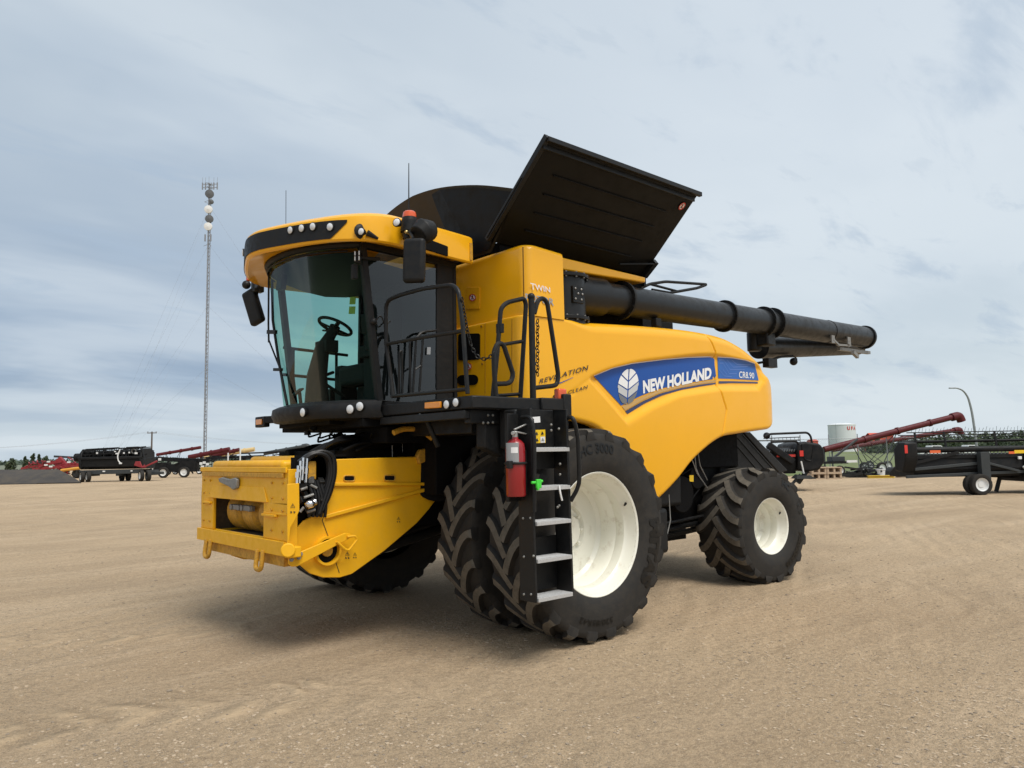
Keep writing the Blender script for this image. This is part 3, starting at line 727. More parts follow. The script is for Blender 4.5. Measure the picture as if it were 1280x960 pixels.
# interior
m = MB(); m.box(-1.40, -.52, -.84, .84, 2.08, 2.14); m.box(-1.70, -1.40, -.45, .45, 2.08, 2.14)
P = [[V((lerp(wind_x(y, 3.58)+.05, -.52, i/4), y, 3.60-.09*math.sin(PI*i/4))) for i in range(5)] for y in [-.82+1.64*j/10 for j in range(11)]]; m.grid(P)
m.box(-1.0, -.52, .80, .86, 2.1, 2.45); m.box(-.545, -.522, -.84, .84, 2.1, 3.6)
m.build('cab_lining', 'cab_grey', CABO)
m = MB(); m.box(-1.2, -.70, -.30, .26, 2.42, 2.64); m.obox((-.78, -.03, 2.98), (.14, .48, .74), (1, 0, .0)); m.box(-1.05, -.75, -.2, .15, 2.14, 2.45); m.obox((-.80, -.03, 3.40), (.10, .28, .16))
m.build('seat', 'seat_cloth', CABO, bevel=.05, seg=3)
m = MB(); m.box(-1.25, -.75, -.62, -.36, 2.14, 2.70); m.tube([(-1.2, -.5, 2.7), (-1.28, -.5, 2.88)], [.03, .045], 8); m.box(-1.32, -1.22, -.72, -.50, 2.72, 2.98); m.tube([(-1.1, -.5, 2.6), (-1.25, -.55, 2.8)], .02, 6)
m.box(-1.30, -.80, -.60, -.34, 2.66, 2.78); m.obox((-1.28, -.60, 2.98), (.05, .26, .20), (1, .5, .1)); m.tube([(-1.1, -.4, 2.8), (-1.2, -.40, 2.92)], [.035, .045], 8)
m.box(-1.15, -.95, .28, .42, 2.14, 2.66); m.tube(fillet([(-1.2, .1, 2.3), (-1.45, .25, 2.5), (-1.15, .45, 2.6)], .1), .02, 6)
m.build('armrest_console', 'cab_grey', CABO, bevel=.02)
SW = PY(419, 408, -.03)
sc = MB(); ctr = V((SW.x, -.03, SW.z)); d, sd, u = frame_from((.42, 0, .9))
sc.tube([ctr+(sd*math.cos(a)+u*math.sin(a))*.175 for a in [2*PI*i/28 for i in range(28)]], .017, 8, closed=True)
for a in (.3, 2.4, 4.6): sc.beam(ctr-d*.03, ctr+(sd*math.cos(a)+u*math.sin(a))*.175, .04, .02)
sc.cyl(ctr-d*.08, ctr+d*.0, .055, n=14); sc.build('steering_wheel', 'cab_grey', CABO)
m = MB(); m.tube([ctr-d*.05, ctr-d*.28+V((-.03, 0, 0)), V((ctr.x-.20, -.03, 2.50)), V((ctr.x-.20, -.03, 2.12))], [.05, .075, .10, .13], 12); m.box(ctr.x-.16, ctr.x-.02, -.14, .1, ctr.z-.28, ctr.z-.16); m.tube([ctr-d*.06, ctr-d*.06+V((0, .22, .04))], .012, 6); m.tube([(-1.55, .38, 2.14), (-1.58, .38, 2.36)], .02, 6); m.obox((-1.6, .38, 2.36), (.12, .10, .02), (1, 0, .8))
m.build('steering_column', 'cab_grey', CABO, bevel=.01)
for (x0, y0, x1, y1) in ((437.5, 371, 445, 380.5), (436.5, 383, 444.5, 392.5)):
    b = MB(); b.add([PY(x, y, .86) for x, y in ((x0, y0), (x1, y0), (x1-.8, y1), (x0-.8, y1))], [(0, 1, 2, 3)]); b.build('window_note', 'lime_paper', CABO, recalc=False)
m = MB(); q = PY(352, 353, .30); m.obox(q, (.06, .12, .16), (1, 0, -.1)); m.tube([q+V((0, 0, .08)), q+V((.05, 0, .32))], .012, 6); m.build('interior_mirror', 'black_plastic', CABO, bevel=.01)
# outside rails on the far side, seen through the glass
m = MB()
for z in (2.93, 2.62): m.tube([(-1.42, 1.12, z), (-.6, 1.12, z-.03)], .018, 8)
m.tube([(-1.3, 1.12, 2.1), (-1.3, 1.12, 2.93)], .018, 8); m.tube([(-.75, 1.12, 2.1), (-.75, 1.12, 2.93)], .018, 8)
m.build('far_side_rail', 'black_metal', H)
m = MB()                                                   # wiper parked along the far edge of the windshield
wp = lambda x, y: PX(x, y, -1.86)
m.tube([wp(336, 340), wp(335.5, 405), wp(336, 428)], .010, 6); m.tube([wp(340, 350), wp(341, 400), wp(349, 455), wp(359, 506)], .014, 6); m.tube([wp(336, 425), wp(349, 458), wp(357, 500)], .010, 6)
m.beam(wp(335, 415), wp(345, 415), .03, .04); m.beam(wp(343, 462), wp(352, 462), .03, .03)
m.build('wiper', 'black_plastic', CABO)
# roof
RP = [(-.42, 1.10), (-.8, 1.15), (-1.2, 1.19), (-1.50, 1.21), (-1.72, 1.15), (-1.90, .98), (-2.045, .72), (-2.165, .42), (-2.255, .16), (-2.275, .0)]
RPs = smooth_tab(RP, 5); RPs = [(x, -y) for x, y in RPs] + [(x, y) for x, y in reversed(RPs[:-1])]
def roof_pt(i, k, z, fx=1.0, brow=1.0):
    x, y = RPs[i]; cx, cy = -1.2, 0
    f = sstep(-1.2, -2.2, x)
    if z > 3.81: z += lerp(.045, -.004, sstep(-1.3, -2.1, x))
    return V((cx+(x-cx)*k if x < cx else cx+(x-cx)*(.6+.4*k), y*k, z + brow*.02*f*(1-(y/1.2)**2)))
LV = [(.55, 3.69, .0), (.80, 3.68, .0), (.90, 3.65, .0), (.968, 3.612, .5), (.99, 3.612, 1), (1.0, 3.628, 1), (1.0, 3.80, 1), (.995, 3.825, 1), (.97, 3.85, .9), (.88, 3.895, .7), (.6, 3.94, .4), (.25, 3.965, .2), (.02, 3.97, 0)]
m = MB(); m.grid([[roof_pt(i, k, z, 1, b) for k, z, b in LV] for i in range(len(RPs))])
m.add([roof_pt(i, k, z, 1, b) for i in (0, len(RPs)-1) for k, z, b in LV[1:10]], [tuple(range(9))+tuple(range(17, 8, -1))])
RO = m.build('cab_roof', 'yellow_paint', CABO, sharp=32)
m = MB(); P = []                                           # dark lamp strip round the brow
n0 = min(range(len(RPs)), key=lambda i: abs(RPs[i][0]+1.83)+(RPs[i][1] > 0)*9); n1 = len(RPs)-1-n0
for i in range(n0, n1+1):
    e = min(1, min(i-n0, n1-i)/3+.02); zt = 3.800; zb = lerp(3.78, 3.632, e)
    P.append([roof_pt(i, 1.006, z) for z in (zt, lerp(zt, zb, .33), lerp(zt, zb, .66), zb)])
m.grid(P); ST = m.build('lamp_strip', 'black_plastic', RO)
def roof_hit(px_, py_):                                    # nearest point of the brow skin along the pixel's ray
    best = None
    for i in range(len(RPs)):
        for z in (3.68, 3.70, 3.72, 3.74, 3.76, 3.78):
            p = roof_pt(i, 1.012, z); v = p-CAM; d = v.dot(CF); e = (640+FPX*v.dot(CR)/d-px_)**2+(480-FPX*v.dot(CU)/d-py_)**2
            if (best is None or e < best[0]) and RPs[i][1] < .95: best = (e, p, V((-1, RPs[i][1]*.5, -.1)))
    return best[1], best[2].normalized()
def lamp(p, d, r, parent, name='work_light', body='black_plastic', lens='lamp_lens', depth=.05):
    d = V(d).normalized(); m = MB(); m.lathe([(.001, -depth), (r*.7, -depth*.9), (r*1.12, -.012), (r*1.15, .004), (r, .008)], p, d, 18)
    o = m.build(name, body, parent)
    l = MB(); l.lathe([(r*1.02, .004), (r*.8, .011), (r*.4, .015), (.001, .016)], p, d, 18); l.build('lens', lens, o); return o
for x, y in ((363, 288), (379, 285.5), (394.5, 283.5), (413, 283)):
    p, d = roof_hit(x, y); lamp(p, d, .035, RO, depth=.02)
p, d = roof_hit(303, 316); lamp(p+V((0, 0, -.0)), d, .035, RO, depth=.02)
# side lamp in its recess, and the dark vent slot
q = PY(459, 291, -1.19); lamp(q+V((-.06, 0, 0)), (-1, -.45, 0), .032, RO); m = MB(); m.tube([q, q+V((.10, -.02, -.04))], [.03, .012], 8); m.sphere(q+V((0, .06, .02)), .10, sc=(1, .25, .8)); m.build('lamp_recess', 'black_plastic', RO)
m = MB(); m.hexa([PY(512, 306, -1.205), PY(560, 321, -1.17), PY(560, 321, -1.05), PY(512, 306, -1.05), PY(513, 290, -1.205), PY(560, 308, -1.17), PY(560, 308, -1.05), PY(513, 290, -1.05)]); m.build('vent_slot', 'dark_inside', RO, bevel=.01)
m = MB(); m.beam((-.45, -1.105, 3.64), (-.45, -1.105, 3.82), .02, .03); m.build('roof_end_trim', 'worn_yellow', RO)
# mirrors
MR = PY(518, 326, -1.52)
m = MB(); m.obox(MR, (.09, .20, .40), (.80, .60, .0), (-.08, -.1, 1)); MO = m.build('mirror', 'black_plastic', CABO, bevel=.035, seg=4, label='near side mirror seen from behind')
q = PY(529, 289, -1.46); m = MB(); m.tube([q+V((-.06, 0, -.05)), q+V((.0, 0, .0)), q+V((.1, 0, .03))], [.09, .12, .085], 14); m.build('mirror_housing', 'black_plastic', MO, bevel=.01)
q2 = PY(510, 292, -1.30); m = MB(); m.beam((-1.25, -1.1, 3.75), q2, .06, .06); m.beam(q2, q, .06, .05); m.tube([q2+V((0, 0, .05)), MR+V((0, .02, .20))], .018, 8); m.cyl(q2+V((0, 0, -.05)), q2+V((0, 0, .14)), .05); m.build('mirror_arm', 'black_metal', MO)
bc = PY(512, 277, -1.30); m = MB(); m.cyl(bc+V((0, 0, -.10)), bc+V((0, 0, -.0)), .085, .08); m.cyl(bc, bc+V((0, 0, .035)), .075, .068); B_ = m.build('beacon', 'black_plastic', RO)
m = MB(); m.lathe([(.064, .034), (.064, .055), (.058, .085), (.045, .095), (.001, .098)], bc, (0, 0, 1), 20); m.build('beacon_lens', 'orange_lens', B_)
lamp(PY(496, 278, -1.33), (-1, -.5, .1), .036, RO)
m = MB()
for x, y in ((508, 290), (511, 291), (516, 289)): m.sphere(PY(x, y, -1.36), .018)
m.build_each('cable_plug', 'brass', MO)
ML = PY(317, 384, 1.42); m = MB(); m.obox(ML, (.09, .20, .42), (1, .35, .1), (-.12, .3, 1)); MO2 = m.build('mirror', 'black_plastic', CABO, bevel=.035, seg=4)
m = MB(); t_ = PY(321, 350, 1.35); m.beam((-1.75, 1.1, 3.55), t_, .05, .05); m.beam(t_, ML, .05, .06); m.sphere(PY(308, 356, 1.38), .05); m.obox(PY(322, 358, 1.36), (.12, .1, .14)); m.build('mirror_arm', 'black_metal', MO2, bevel=.008)
m = MB(); m.obox(PY(312, 349, 1.38), (.07, .05, .05)); m.build('marker_lamp', 'orange_lens', MO2, bevel=.008)
m = MB(); q = PY(449, 322, -.95); m.obox(q+V((0, .03, 0)), (.06, .10, .11), (1, -.6, 0)); m.obox(PY(443, 340, -.93), (.05, .05, .14)); m.beam(q, PY(475, 324, -.93), .03, .03); PLb = m.build('pillar_lamp', 'black_plastic', CABO, bevel=.008)
m = MB()
for a in (-1, 1):
    for c in (-1, 1): m.obox(q+V((-.035, -.02+.0, 0))+V((-.3, -.55, 0)).normalized()*.02+V((.5*.02*a, -.02*a, .024*c)), (.01, .028, .036), (1, -.6, 0))
m.build_each('lens', 'lamp_lens', PLb)
m = MB(); q = PY(467, 402, -.92); m.sphere(q, .035); m.tube(fillet([q, q+V((.05, -.05, .06)), q+V((.10, -.04, -.04)), q+V((.16, -.04, .02))], .03), .007, 6); m.build('door_latch', 'black_metal', CABO)
b = MB(); b.add([PY(x, y, -.925) for x, y in ((534, 434), (538.5, 434), (538, 443), (533.5, 443))], [(0, 1, 2, 3)]); b.build('glass_sticker', 'decal_grey', CABO, recalc=False)
m = MB(); q = PY(511, 249, -.95); m.tube([(q.x, q.y, 3.9), q, PY(511, 204, -.95)], [.012, .006, .004], 6); m.build('antenna', 'black_metal', RO)
m = MB(); q = PY(357.5, 268, .3); m.tube([q+V((0, 0, -.1)), PY(357.5, 238, .3)], .003, 5); m.build('antenna', 'black_metal', RO)

# ---------------------------------------------------------- cab base with lamps, deck
m = MB(); P = []
for i in range(41):
    y = -1.0+2.0*i/40; yy = y*CW/1.0; o = .09*(1-abs(y)**4)+.02
    prof = [(wind_x(yy, 2.2)+.10, 2.185), (wind_x(yy, 2.2, o*.5), 2.19), (wind_x(yy, 2.2, o), 2.165), (wind_x(yy, 2.2, o+.012), 2.10), (wind_x(yy, 2.2, o-.02), 2.035), (wind_x(yy, 2.2, o-.12), 2.02), (-1.2, 2.02)]
    P.append([V((x, y*(.97), z)) for x, z in prof])
m.grid(P); CB = m.build('cab_base', 'black_plastic', H, sharp=50)
def base_lamp(x, y, r=.042):
    for k in range(400):
        p = PD(x, y, 5.2+k*.006); yy = p.y/.97*CW
        o = .09*(1-min(1, abs(p.y)/.97)**4)+.02
        if abs(p.y) < .97 and p.x > wind_x(yy, 2.2, o+.012): break
    h = .02; sl_ = (wind_x((p.y+h)/.97*CW, 2.2)-wind_x((p.y-h)/.97*CW, 2.2))/(2*h); d_ = V((-1, sl_, 0)).normalized()
    lamp(p+d_*.012, (d_+V((-.6, 0, 0))).normalized(), r, CB, depth=.04); return
    best = min(((lambda v: ((640+FPX*v.dot(CR)/v.dot(CF)-x)**2+(480-FPX*v.dot(CU)/v.dot(CF)-y)**2, i, k))(P[i][k]-CAM) for i in range(36) for k in (2, 3)), key=lambda t: t[0]); i = best[1]
    q = P[i][2].lerp(P[i][3], .5); p = V((q.x-.01, q.y, PX(x, y, q.x).z)); lamp(p, (-1, -.25, 0), r, CB)
for x, y in ((380, 515.5), (438.5, 511.5), (450.5, 508)): base_lamp(x, y)
m = MB(); m.box(-1.55, -.4, -.85, .85, 1.95, 2.03); m.box(-1.70, -1.2, -.5, .6, 1.985, 2.03); m.box(-1.35, -.5, -.95, -.4, 1.80, 1.95)
for i in range(14):
    a = V((random.uniform(-1.6, -.9), random.uniform(-.8, .8), random.uniform(1.86, 1.95))); m.tube(fillet([a, a+V((.05, .12, -.05)), a+V((.25, .2, .0))], .05), .012, 6)
m.build('underfloor_works', 'dark_inside', H, bevel=.01)
m = MB(); m.cyl((-1.62, -.05, 1.99), (-1.66, -.05, 1.94), .03); m.cyl((-1.5, .35, 1.98), (-1.5, .35, 1.91), .035); m.build_each('underfloor_plug', 'black_metal', H)
q = PX(328, 527.5, -1.62); m = MB(); m.obox(q, (.07, .25, .12), (1, 0, 0)); m.beam(q+V((0, -.1, .02)), V((-1.5, .85, 2.1)), .07, .08); MK = m.build('marker_lamp', 'black_plastic', CB, bevel=.012)
m = MB(); m.obox(q+V((-.04, .0, 0)), (.012, .16, .06)); m.build('lens', 'amber_lens', MK, bevel=.004)
# deck
DX, DY = -1.40, -2.30
m = MB(); dp = [(DX, -.90), (DX, DY+.02), (DX+.05, DY), (-.40, DY), (-.30, -1.7), (-.25, -.9)]
m.prism([(x, y, 2.045) for x, y in dp], (0, 0, .105)); DK = m.build('deck', 'black_plastic', H, bevel=.012)
m = MB(); m.beam((DX+.02, -.92, 2.0), (DX+.02, -2.2, 2.0), .06, .07); m.box(-1.35, -.4, -2.2, -2.12, 1.93, 2.045); m.box(-1.1, -.5, -1.9, -.9, 1.86, 2.04)
m.tube([(-1.3, -1.5, 2.02), (-1.2, -1.55, 1.75)], .025, 8)
m.build('deck_bracket', 'black_metal', DK, bevel=.008)
def deckf(x, y, o=.0): p = PX(x, y, DX); return V((p.x-o, p.y, p.z))
m = MB(); m.prism([deckf(x, y, .002) for x, y in ((533, 503.2), (552.8, 501.8), (552.8, 509.8), (533, 511))], (-.02, 0, 0)); m.build('marker_lamp', 'amber_lens', DK, bevel=.006)
for x, y in ((559.8, 505.6), (571.5, 503)): lamp(deckf(x, y, .012), (-1, -.1, 0), .036, DK, depth=.03)
m = MB(); m.prism([PX(x, y, -1.28) for x, y in ((584, 515.5), (591, 515), (591, 521.5), (584, 522))], (-.01, 0, 0)); m.build('reflector', 'dull_steel', DK)
lamp(PX(491, 525, -1.38), (-1, -.1, 0), .03, DK, depth=.03); lamp(PX(526, 519, -1.36), (-1, 0, -.3), .022, DK, depth=.03)
# handrail at the deck front
hp = lambda x, y: PX(x, y, DX+.015)
m = MB(); m.tube(fillet([hp(491.5, 497), hp(486, 452), hp(482.5, 430), hp(482.3, 377), hp(496, 370), hp(530, 360.5), hp(565, 356), hp(573, 362), hp(578, 400), hp(584.5, 492)], .10), .019, 10)
m.tube([hp(484, 430), hp(530, 421.5), hp(579.5, 413.5)], .017, 8); m.tube([hp(490, 495.5), hp(583.5, 486.5)], .017, 8)
m.build('handrail', 'black_metal', DK)
m = MB(); h2 = lambda x, y: PY(x, y, -1.0)
m.tube(fillet([h2(498, 493), h2(499.3, 440), h2(502, 438), h2(503, 492)], .03), .011, 6); m.tube(fillet([h2(513, 492), h2(512, 428)], .03), .011, 6); m.tube([h2(516, 492), h2(520, 426)], .011, 6); m.tube([h2(524, 492), h2(528.5, 424)], .011, 6); m.tube([h2(519, 462), h2(526, 457)], .009, 6); m.tube(fillet([h2(519, 426), h2(526, 415), h2(545, 413)], .1), .013, 6)
m.build_each('door_grab_rail', 'black_metal', DK)
# chain from handrail to the gate
def chain(pts, parent):
    pts = [V(p) for p in pts]; m = MB(); d = 0; L = [0]
    for a, b in zip(pts, pts[1:]): L.append(L[-1]+(b-a).length)
    n = int(L[-1]/.030)
    for k in range(n):
        s = L[-1]*(k+.5)/n; i = max(j for j in range(len(L)-1) if L[j] <= s); t = (s-L[i])/(L[i+1]-L[i]); c = pts[i].lerp(pts[i+1], t)
        dd, s1, s2 = frame_from(pts[i+1]-pts[i]); w = s1 if k % 2 else s2
        m.tube([c+dd*.022*math.cos(a)+w*.013*math.sin(a) for a in [2*PI*j/8 for j in range(8)]], .0045, 5, closed=True)
    return m.build('chain', 'black_metal', parent)
A_ = hp(577, 372); pts = []
raw = [(577, 372), (580, 390), (584, 412), (589, 432), (594, 443), (600, 448), (607, 449), (613, 446), (617, 440)]
for i, (x, y) in enumerate(raw):
    X_ = lerp(DX+.015, -1.20, i/(len(raw)-1)); pts.append(PX(x, y, X_))
chain(pts, DK)
g1 = lambda x, y: PY(x, y, -2.10); g2 = lambda x, y: PY(x, y, -2.27)
m = MB(); m.tube(fillet([g1(616, 497), g1(622.5, 430), g1(626, 385), g1(634, 378), g1(655, 373), g1(657.5, 380), g1(650.5, 497)], .10), .021, 10); m.tube([g1(630, 430.5), g1(654, 426.5)], .016, 8); m.tube([g1(622, 494.5), g1(651, 492.5)], .015, 8)
m.box(*(lambda p: (p.x-.02, p.x+.02, -2.13, -2.07, p.z-.05, p.z+.03))(g1(625, 409)))
GT = m.build('gate', 'black_metal', DK)
m = MB(); m.tube(fillet([g2(621.5, 512), g2(618, 470), g2(617, 440), g2(622, 429), g2(629, 430), g2(635, 448), g2(641.5, 468), g2(639, 477), g2(634, 479.5), g2(620, 480)], .06), .021, 10); m.build('grab_loop', 'black_metal', DK)
m = MB(); m.tube([g2(666.5, 508), g2(664.2, 372)], .028, 12); m.sphere(g2(664, 371), .034); m.tube(fillet([g2(668, 392), g2(672, 376), g2(678, 372), g2(684, 378), g2(692, 430), g2(698, 470), g2(696, 481), g2(690, 482.5), g2(667, 485)], .07), .021, 10)
m.build('ladder_post', 'black_metal', DK)
ch = [g2(669.5, 400+i*5) + V((0, -.03+.012*(i % 2), 0)) for i in range(15)]; chain(ch, DK)
m = MB(); q = g2(700.5, 495); m.obox(q, (.10, .07, .13), (1, 0, 0)); TL_ = m.build('rear_marker', 'orange_lens', DK, bevel=.015)
m = MB(); q = g2(690, 506); m.obox(q, (.36, .12, .11)); q = g2(703, 507); m.obox(q, (.10, .14, .20)); m.build('battery_switch_box', 'black_plastic', DK, bevel=.012)
# dark brackets and mudguard in front of the inner tyre
m = MB(); m.prism([PY(x, y, -2.18) for x, y in ((607, 517), (622, 513), (641, 515), (641, 531), (629, 533), (629, 572), (606, 560), (606, 536))], (0, .12, 0)); m.box(-1.06, -.66, -2.42, -2.22, 1.72, 2.04)
m.build('step_mount', 'black_plastic', DK, bevel=.015)
m = MB()
for x, y in ((610, 519), (616, 519), (610, 528.5), (616, 528), (604, 528.5), (644.5, 528), (655, 535)): m.sphere(PY(x, y, -2.2 if x < 640 else -2.44), .012)
m.build_each('mount_bolt', 'dull_steel', DK)

# ---------------------------------------------------------- ladder
LY0, LY1 = -2.62, -2.44
l0 = lambda x, y: PY(x, y, LY0)
xl, xr = l0(672, 742).x, l0(715, 738).x
zb, zt = l0(690, 745).z-.03, 2.04
m = MB()
for X_ in (xl-.012, xr+.012):
    m.hexa([(X_-.012, LY0, zb), (X_+.012, LY0, zb), (X_+.012, LY1, zb), (X_-.012, LY1, zb), (X_-.012, LY0+.02, zt), (X_+.012, LY0+.02, zt), (X_+.012, LY1, zt), (X_-.012, LY1, zt)])
m.box(xl, xr, LY1-.01, LY1, zb+.05, 1.0); m.box(xl, xr, LY1-.01, LY1, 1.55, 2.04); m.box(xl-.14, xl-.02, -2.46, -2.42, 1.3, 2.0)
LD = m.build('ladder', 'black_metal', H, bevel=.004)
steps = [556, 604, 647, 693, 741]
for i, y in enumerate(steps):
    z = l0(690, y+3).z; m = MB(); m.box(xl+.001, xr-.001, LY0-.012, LY1-.02, z-.035, z-.004); 
    for k in range(9): m.box(xl+.02, xr-.02, LY0+.002+k*.017, LY0+.008+k*.017, z-.004, z)
    m.build('step', 'step_alu', LD, bevel=.003)
m = MB(); m.tube(fillet([(xl-.02, LY0+.12, l0(648, 520).z), (xl-.02, LY0+.01, l0(655, 520).z), (xl-.02, LY0-.02, l0(662, 545).z), (xl-.02, LY0-.0, l0(667, 640).z)], .08), .017, 8)
q = lambda x, y: PY(x, y, LY0-.02); X0 = xr+.03
m.tube(fillet([(X0, LY0+.05, q(703, 522).z), V((q(713, 522).x, LY0-.05, q(711, 521).z)), V((q(718, 540).x, LY0-.06, q(716, 545).z)), V((q(721, 590).x, LY0-.05, q(721, 606).z)), V((X0, LY0+.02, q(711, 627).z))], .12), .018, 8)
m.build('ladder_handrail', 'black_metal', LD)
m = MB()
for x, y in ((654, 648), (663, 647.5), (655, 696), (667, 695), (655, 743), (664, 743), (689, 531), (689, 538), (698.5, 536), (700, 580), (700, 593), (697, 634), (699, 632)):
    m.sphere(PY(x, y, LY0-.005) if x > 670 else PX(x, y, xl-.025), .0105)
m.build_each('ladder_bolt', 'dull_steel', LD)
def lsticker(pts, mtl, name, o=0.): b = MB(); b.add([PY(x, y, LY1-.014-o) for x, y in pts], [(0, 1, 2, 3)]); return b.build(name, mtl, LD, recalc=False)
lsticker(((663, 521.5), (675, 520.5), (675.5, 528), (663.5, 529)), 'decal_white', 'serial_sticker'); lsticker(((665, 523.5), (667.5, 523.3), (667.7, 526.5), (665.2, 526.7)), 'decal_dark', 'sticker_print', .002)
lsticker(((667.5, 537.5), (681.5, 537), (682, 553.5), (668, 554)), 'warn_yellow', 'warning_sticker'); lsticker(((675.5, 546), (681.2, 545.7), (681.4, 553.2), (675.7, 553.4)), 'decal_white', 'sticker_print', .003)
for x, y in ((671, 541.5), (678, 541), (671.5, 549.5), (678.5, 549)):
    b = MB(); b.add([PY(x+a, y+c, LY1-.020) for a, c in ((-2, 2), (0, -2), (2, 2))], [(0, 1, 2)]); b.build('sticker_print', 'decal_dark' if y < 546 or x < 675 else 'decal_grey', LD, recalc=False)
m = MB(); c = PY(671.5, 603, LY0-.03); m.tube(fillet([c+V((-.06, 0, .0)), c, c+V((.05, -.01, .01))], .02), .012, 6); m.obox(c+V((.005, -.01, -.01)), (.05, .02, .07)); m.obox(c+V((-.005, -.012, -.035)), (.02, .02, .05)); m.build('tag_ribbon', 'green_tag', LD, bevel=.004)
m = MB(); c = PY(699, 607, LY0-.025); m.tube(fillet([c, c+V((.0, -.01, -.06)), c+V((.02, -.01, -.12))], .04), .008, 6); m.build('cable_tie', 'decal_white', LD)
# fire extinguisher hangs on a bracket of the ladder
EX = PD(645.2, 620.5, 5.98); EX = V((EX.x, EX.y, EX.z))
m = MB(); m.box(EX.x+.085, xl-.03, EX.y-.03, EX.y+.05, EX.z+.0, EX.z+.36); m.box(EX.x+.05, xl-.0, EX.y-.02, EX.y+.03, EX.z+.22, EX.z+.27); m.tube([EX+V((.083*math.cos(a), .083*math.sin(a), .26)) for a in [2*PI*i/20 for i in range(20)]], .012, 6, closed=True); m.obox(EX+V((-.09, -.03, .25)), (.04, .04, .06))
m.build('extinguisher_bracket', 'black_metal', LD, bevel=.004)
X = thing('fire_extinguisher', 'red fire extinguisher strapped beside the black ladder of the yellow harvester', 'fire extinguisher', EX)
m = MB(); m.lathe([(.001, 0), (.072, 0), (.078, .012), (.078, .38), (.070, .415), (.045, .442), (.026, .45), (.024, .465), (.001, .465)], (0, 0, 0), (0, 0, 1), 28); m.build('cylinder', 'red_paint', X)
m = MB(); m.cyl((0, 0, .46), (0, 0, .51), .022, n=14); m.beam((-.01, 0, .51), (.10, -.02, .49), .02, .012); m.beam((-.01, 0, .525), (.11, -.02, .57), .02, .012); m.cyl((-.03, -.02, .495), (-.06, -.04, .495), .016, n=12); m.build('valve', 'steel', X, bevel=.003)
m = MB(); m.tube(fillet([(.03, .03, .49), (.09, .06, .45), (.085, .07, .2)], .05), .012, 8); m.build('hose', 'hose_black', X)
dl = V((CAM.x-EX.x, CAM.y-EX.y, 0)).normalized(); a0 = math.atan2(dl.y, dl.x)
def cyl_patch(r, a, b, z0, z1, name, mtl): m = MB(); m.grid([[V((r*math.cos(t), r*math.sin(t), z)) for z in (z0, z1)] for t in [lerp(a, b, i/10) for i in range(11)]]); return m.build(name, mtl, X, recalc=False)
cyl_patch(.0792, a0-1.2, a0+.35, .26, .42, 'instruction_label', 'decal_grey'); cyl_patch(.0800, a0-.45, a0+.25, .34, .385, 'label_print', 'decal_white')

# ---------------------------------------------------------- feeder house
FY = -.88
fy = lambda x, y: PY(x, y, FY)
pl = [(421, 574), (470, 572.5), (536, 571), (546, 600), (547, 622), (536, 637), (521, 654), (480, 689), (440, 717.5), (425, 722), (404, 722), (388, 717), (374, 705), (366, 690), (365, 674), (370, 662), (380, 651), (392, 644.5), (406, 641), (412, 600)]
m = MB(); m.prism([fy(x, y) for x, y in pl], (0, .03, 0)); m.prism([fy(x, y)+V((0, 1.73, 0)) for x, y in pl], (0, .03, 0))
a, b, c, d = fy(421, 574), fy(536, 571), fy(521, 654), fy(430, 721)
m.box(a.x+.05, b.x, FY+.03, .85, 1.2, a.z-.03); m.prism([V((p.x, FY+.03, p.z)) for p in (a, b, V((c.x, 0, c.z+.05)), V((d.x, 0, d.z+.08)), V((-1.9, 0, .75)))], (0, 1.70, 0))
FH = m.build('feeder_house', 'feeder_yellow', H, bevel=.006)
fo = lambda x, y, o: fy(x, y)+V((0, -o, 0))
m = MB(); m.beam(fo(413, 605.5, .012), fo(531, 605, .012), .022, .03, up=(0, 0, 1)); m.beam(fo(406, 646, .012), fo(535, 611, .012), .022, .035, up=(0, 0, 1)); m.build_each('side_rib', 'feeder_yellow', FH, bevel=.006)
for x0, y0 in ((429.5, 594.5), (480, 594)):
    b = MB(); b.add([fo(x, y, .004) for x, y in rr(x0, y0, x0+13.5, y0+7, 2.6)], [tuple(range(20))]); b.build('hand_slot', 'dark_inside', FH, recalc=False)
    b = MB(); pp = [fo(x, y, .004) for x, y in rr(x0, y0, x0+13.5, y0+7, 2.6)]; b.tube(pp, .006, 5, closed=True); b.build('slot_rim', 'worn_yellow', FH)
b = MB(); b.beam(fo(402.5, 650, .002), fo(412, 676, .002), .008, .004); b.beam(fo(420, 704, .002), fo(424, 716, .002), .008, .004); b.beam(fo(405, 643, .002), fo(403, 650, .002), .008, .004); b.build_each('panel_seam', 'decal_dark', FH)
DC = fy(407.5, 688)
m = MB(); m.lathe([(.105, -.02), (.105, .05), (.125, .05), (.125, -.02)], DC, (0, -1, 0), 36); DR = m.build('drum_ring', 'feeder_yellow', FH)
m = MB(); m.lathe([(.001, .006), (.106, .006)], DC, (0, -1, 0), 30); m.build('drum_opening', 'dark_inside', DR, recalc=False)
m = MB(); m.cyl(DC, DC+V((0, -.03, 0)), .05); m.build('drum_shaft', 'worn_yellow', DR)
fa = lambda x, y: PY(x, y, FY-.09)
m = MB(); m.prism([fa(x, y) for x, y in ((361, 699), (366, 694), (432, 666), (440, 668), (437, 673), (432, 676), (372, 708), (365, 708.5), (361, 705))], (0, .02, 0)); LA = m.build('lock_arm', 'feeder_yellow', FH, bevel=.005)
m = MB()
for x, y in ((364.5, 699.5), (376, 692.5), (373.5, 697)): m.cyl(PY(x, y, FY-.09), PY(x, y, FY-.12), .019, n=6); m.cyl(PY(x, y, FY-.12), PY(x, y, FY-.132), .010, n=8)
m.build_each('arm_bolt', 'dull_steel', LA)
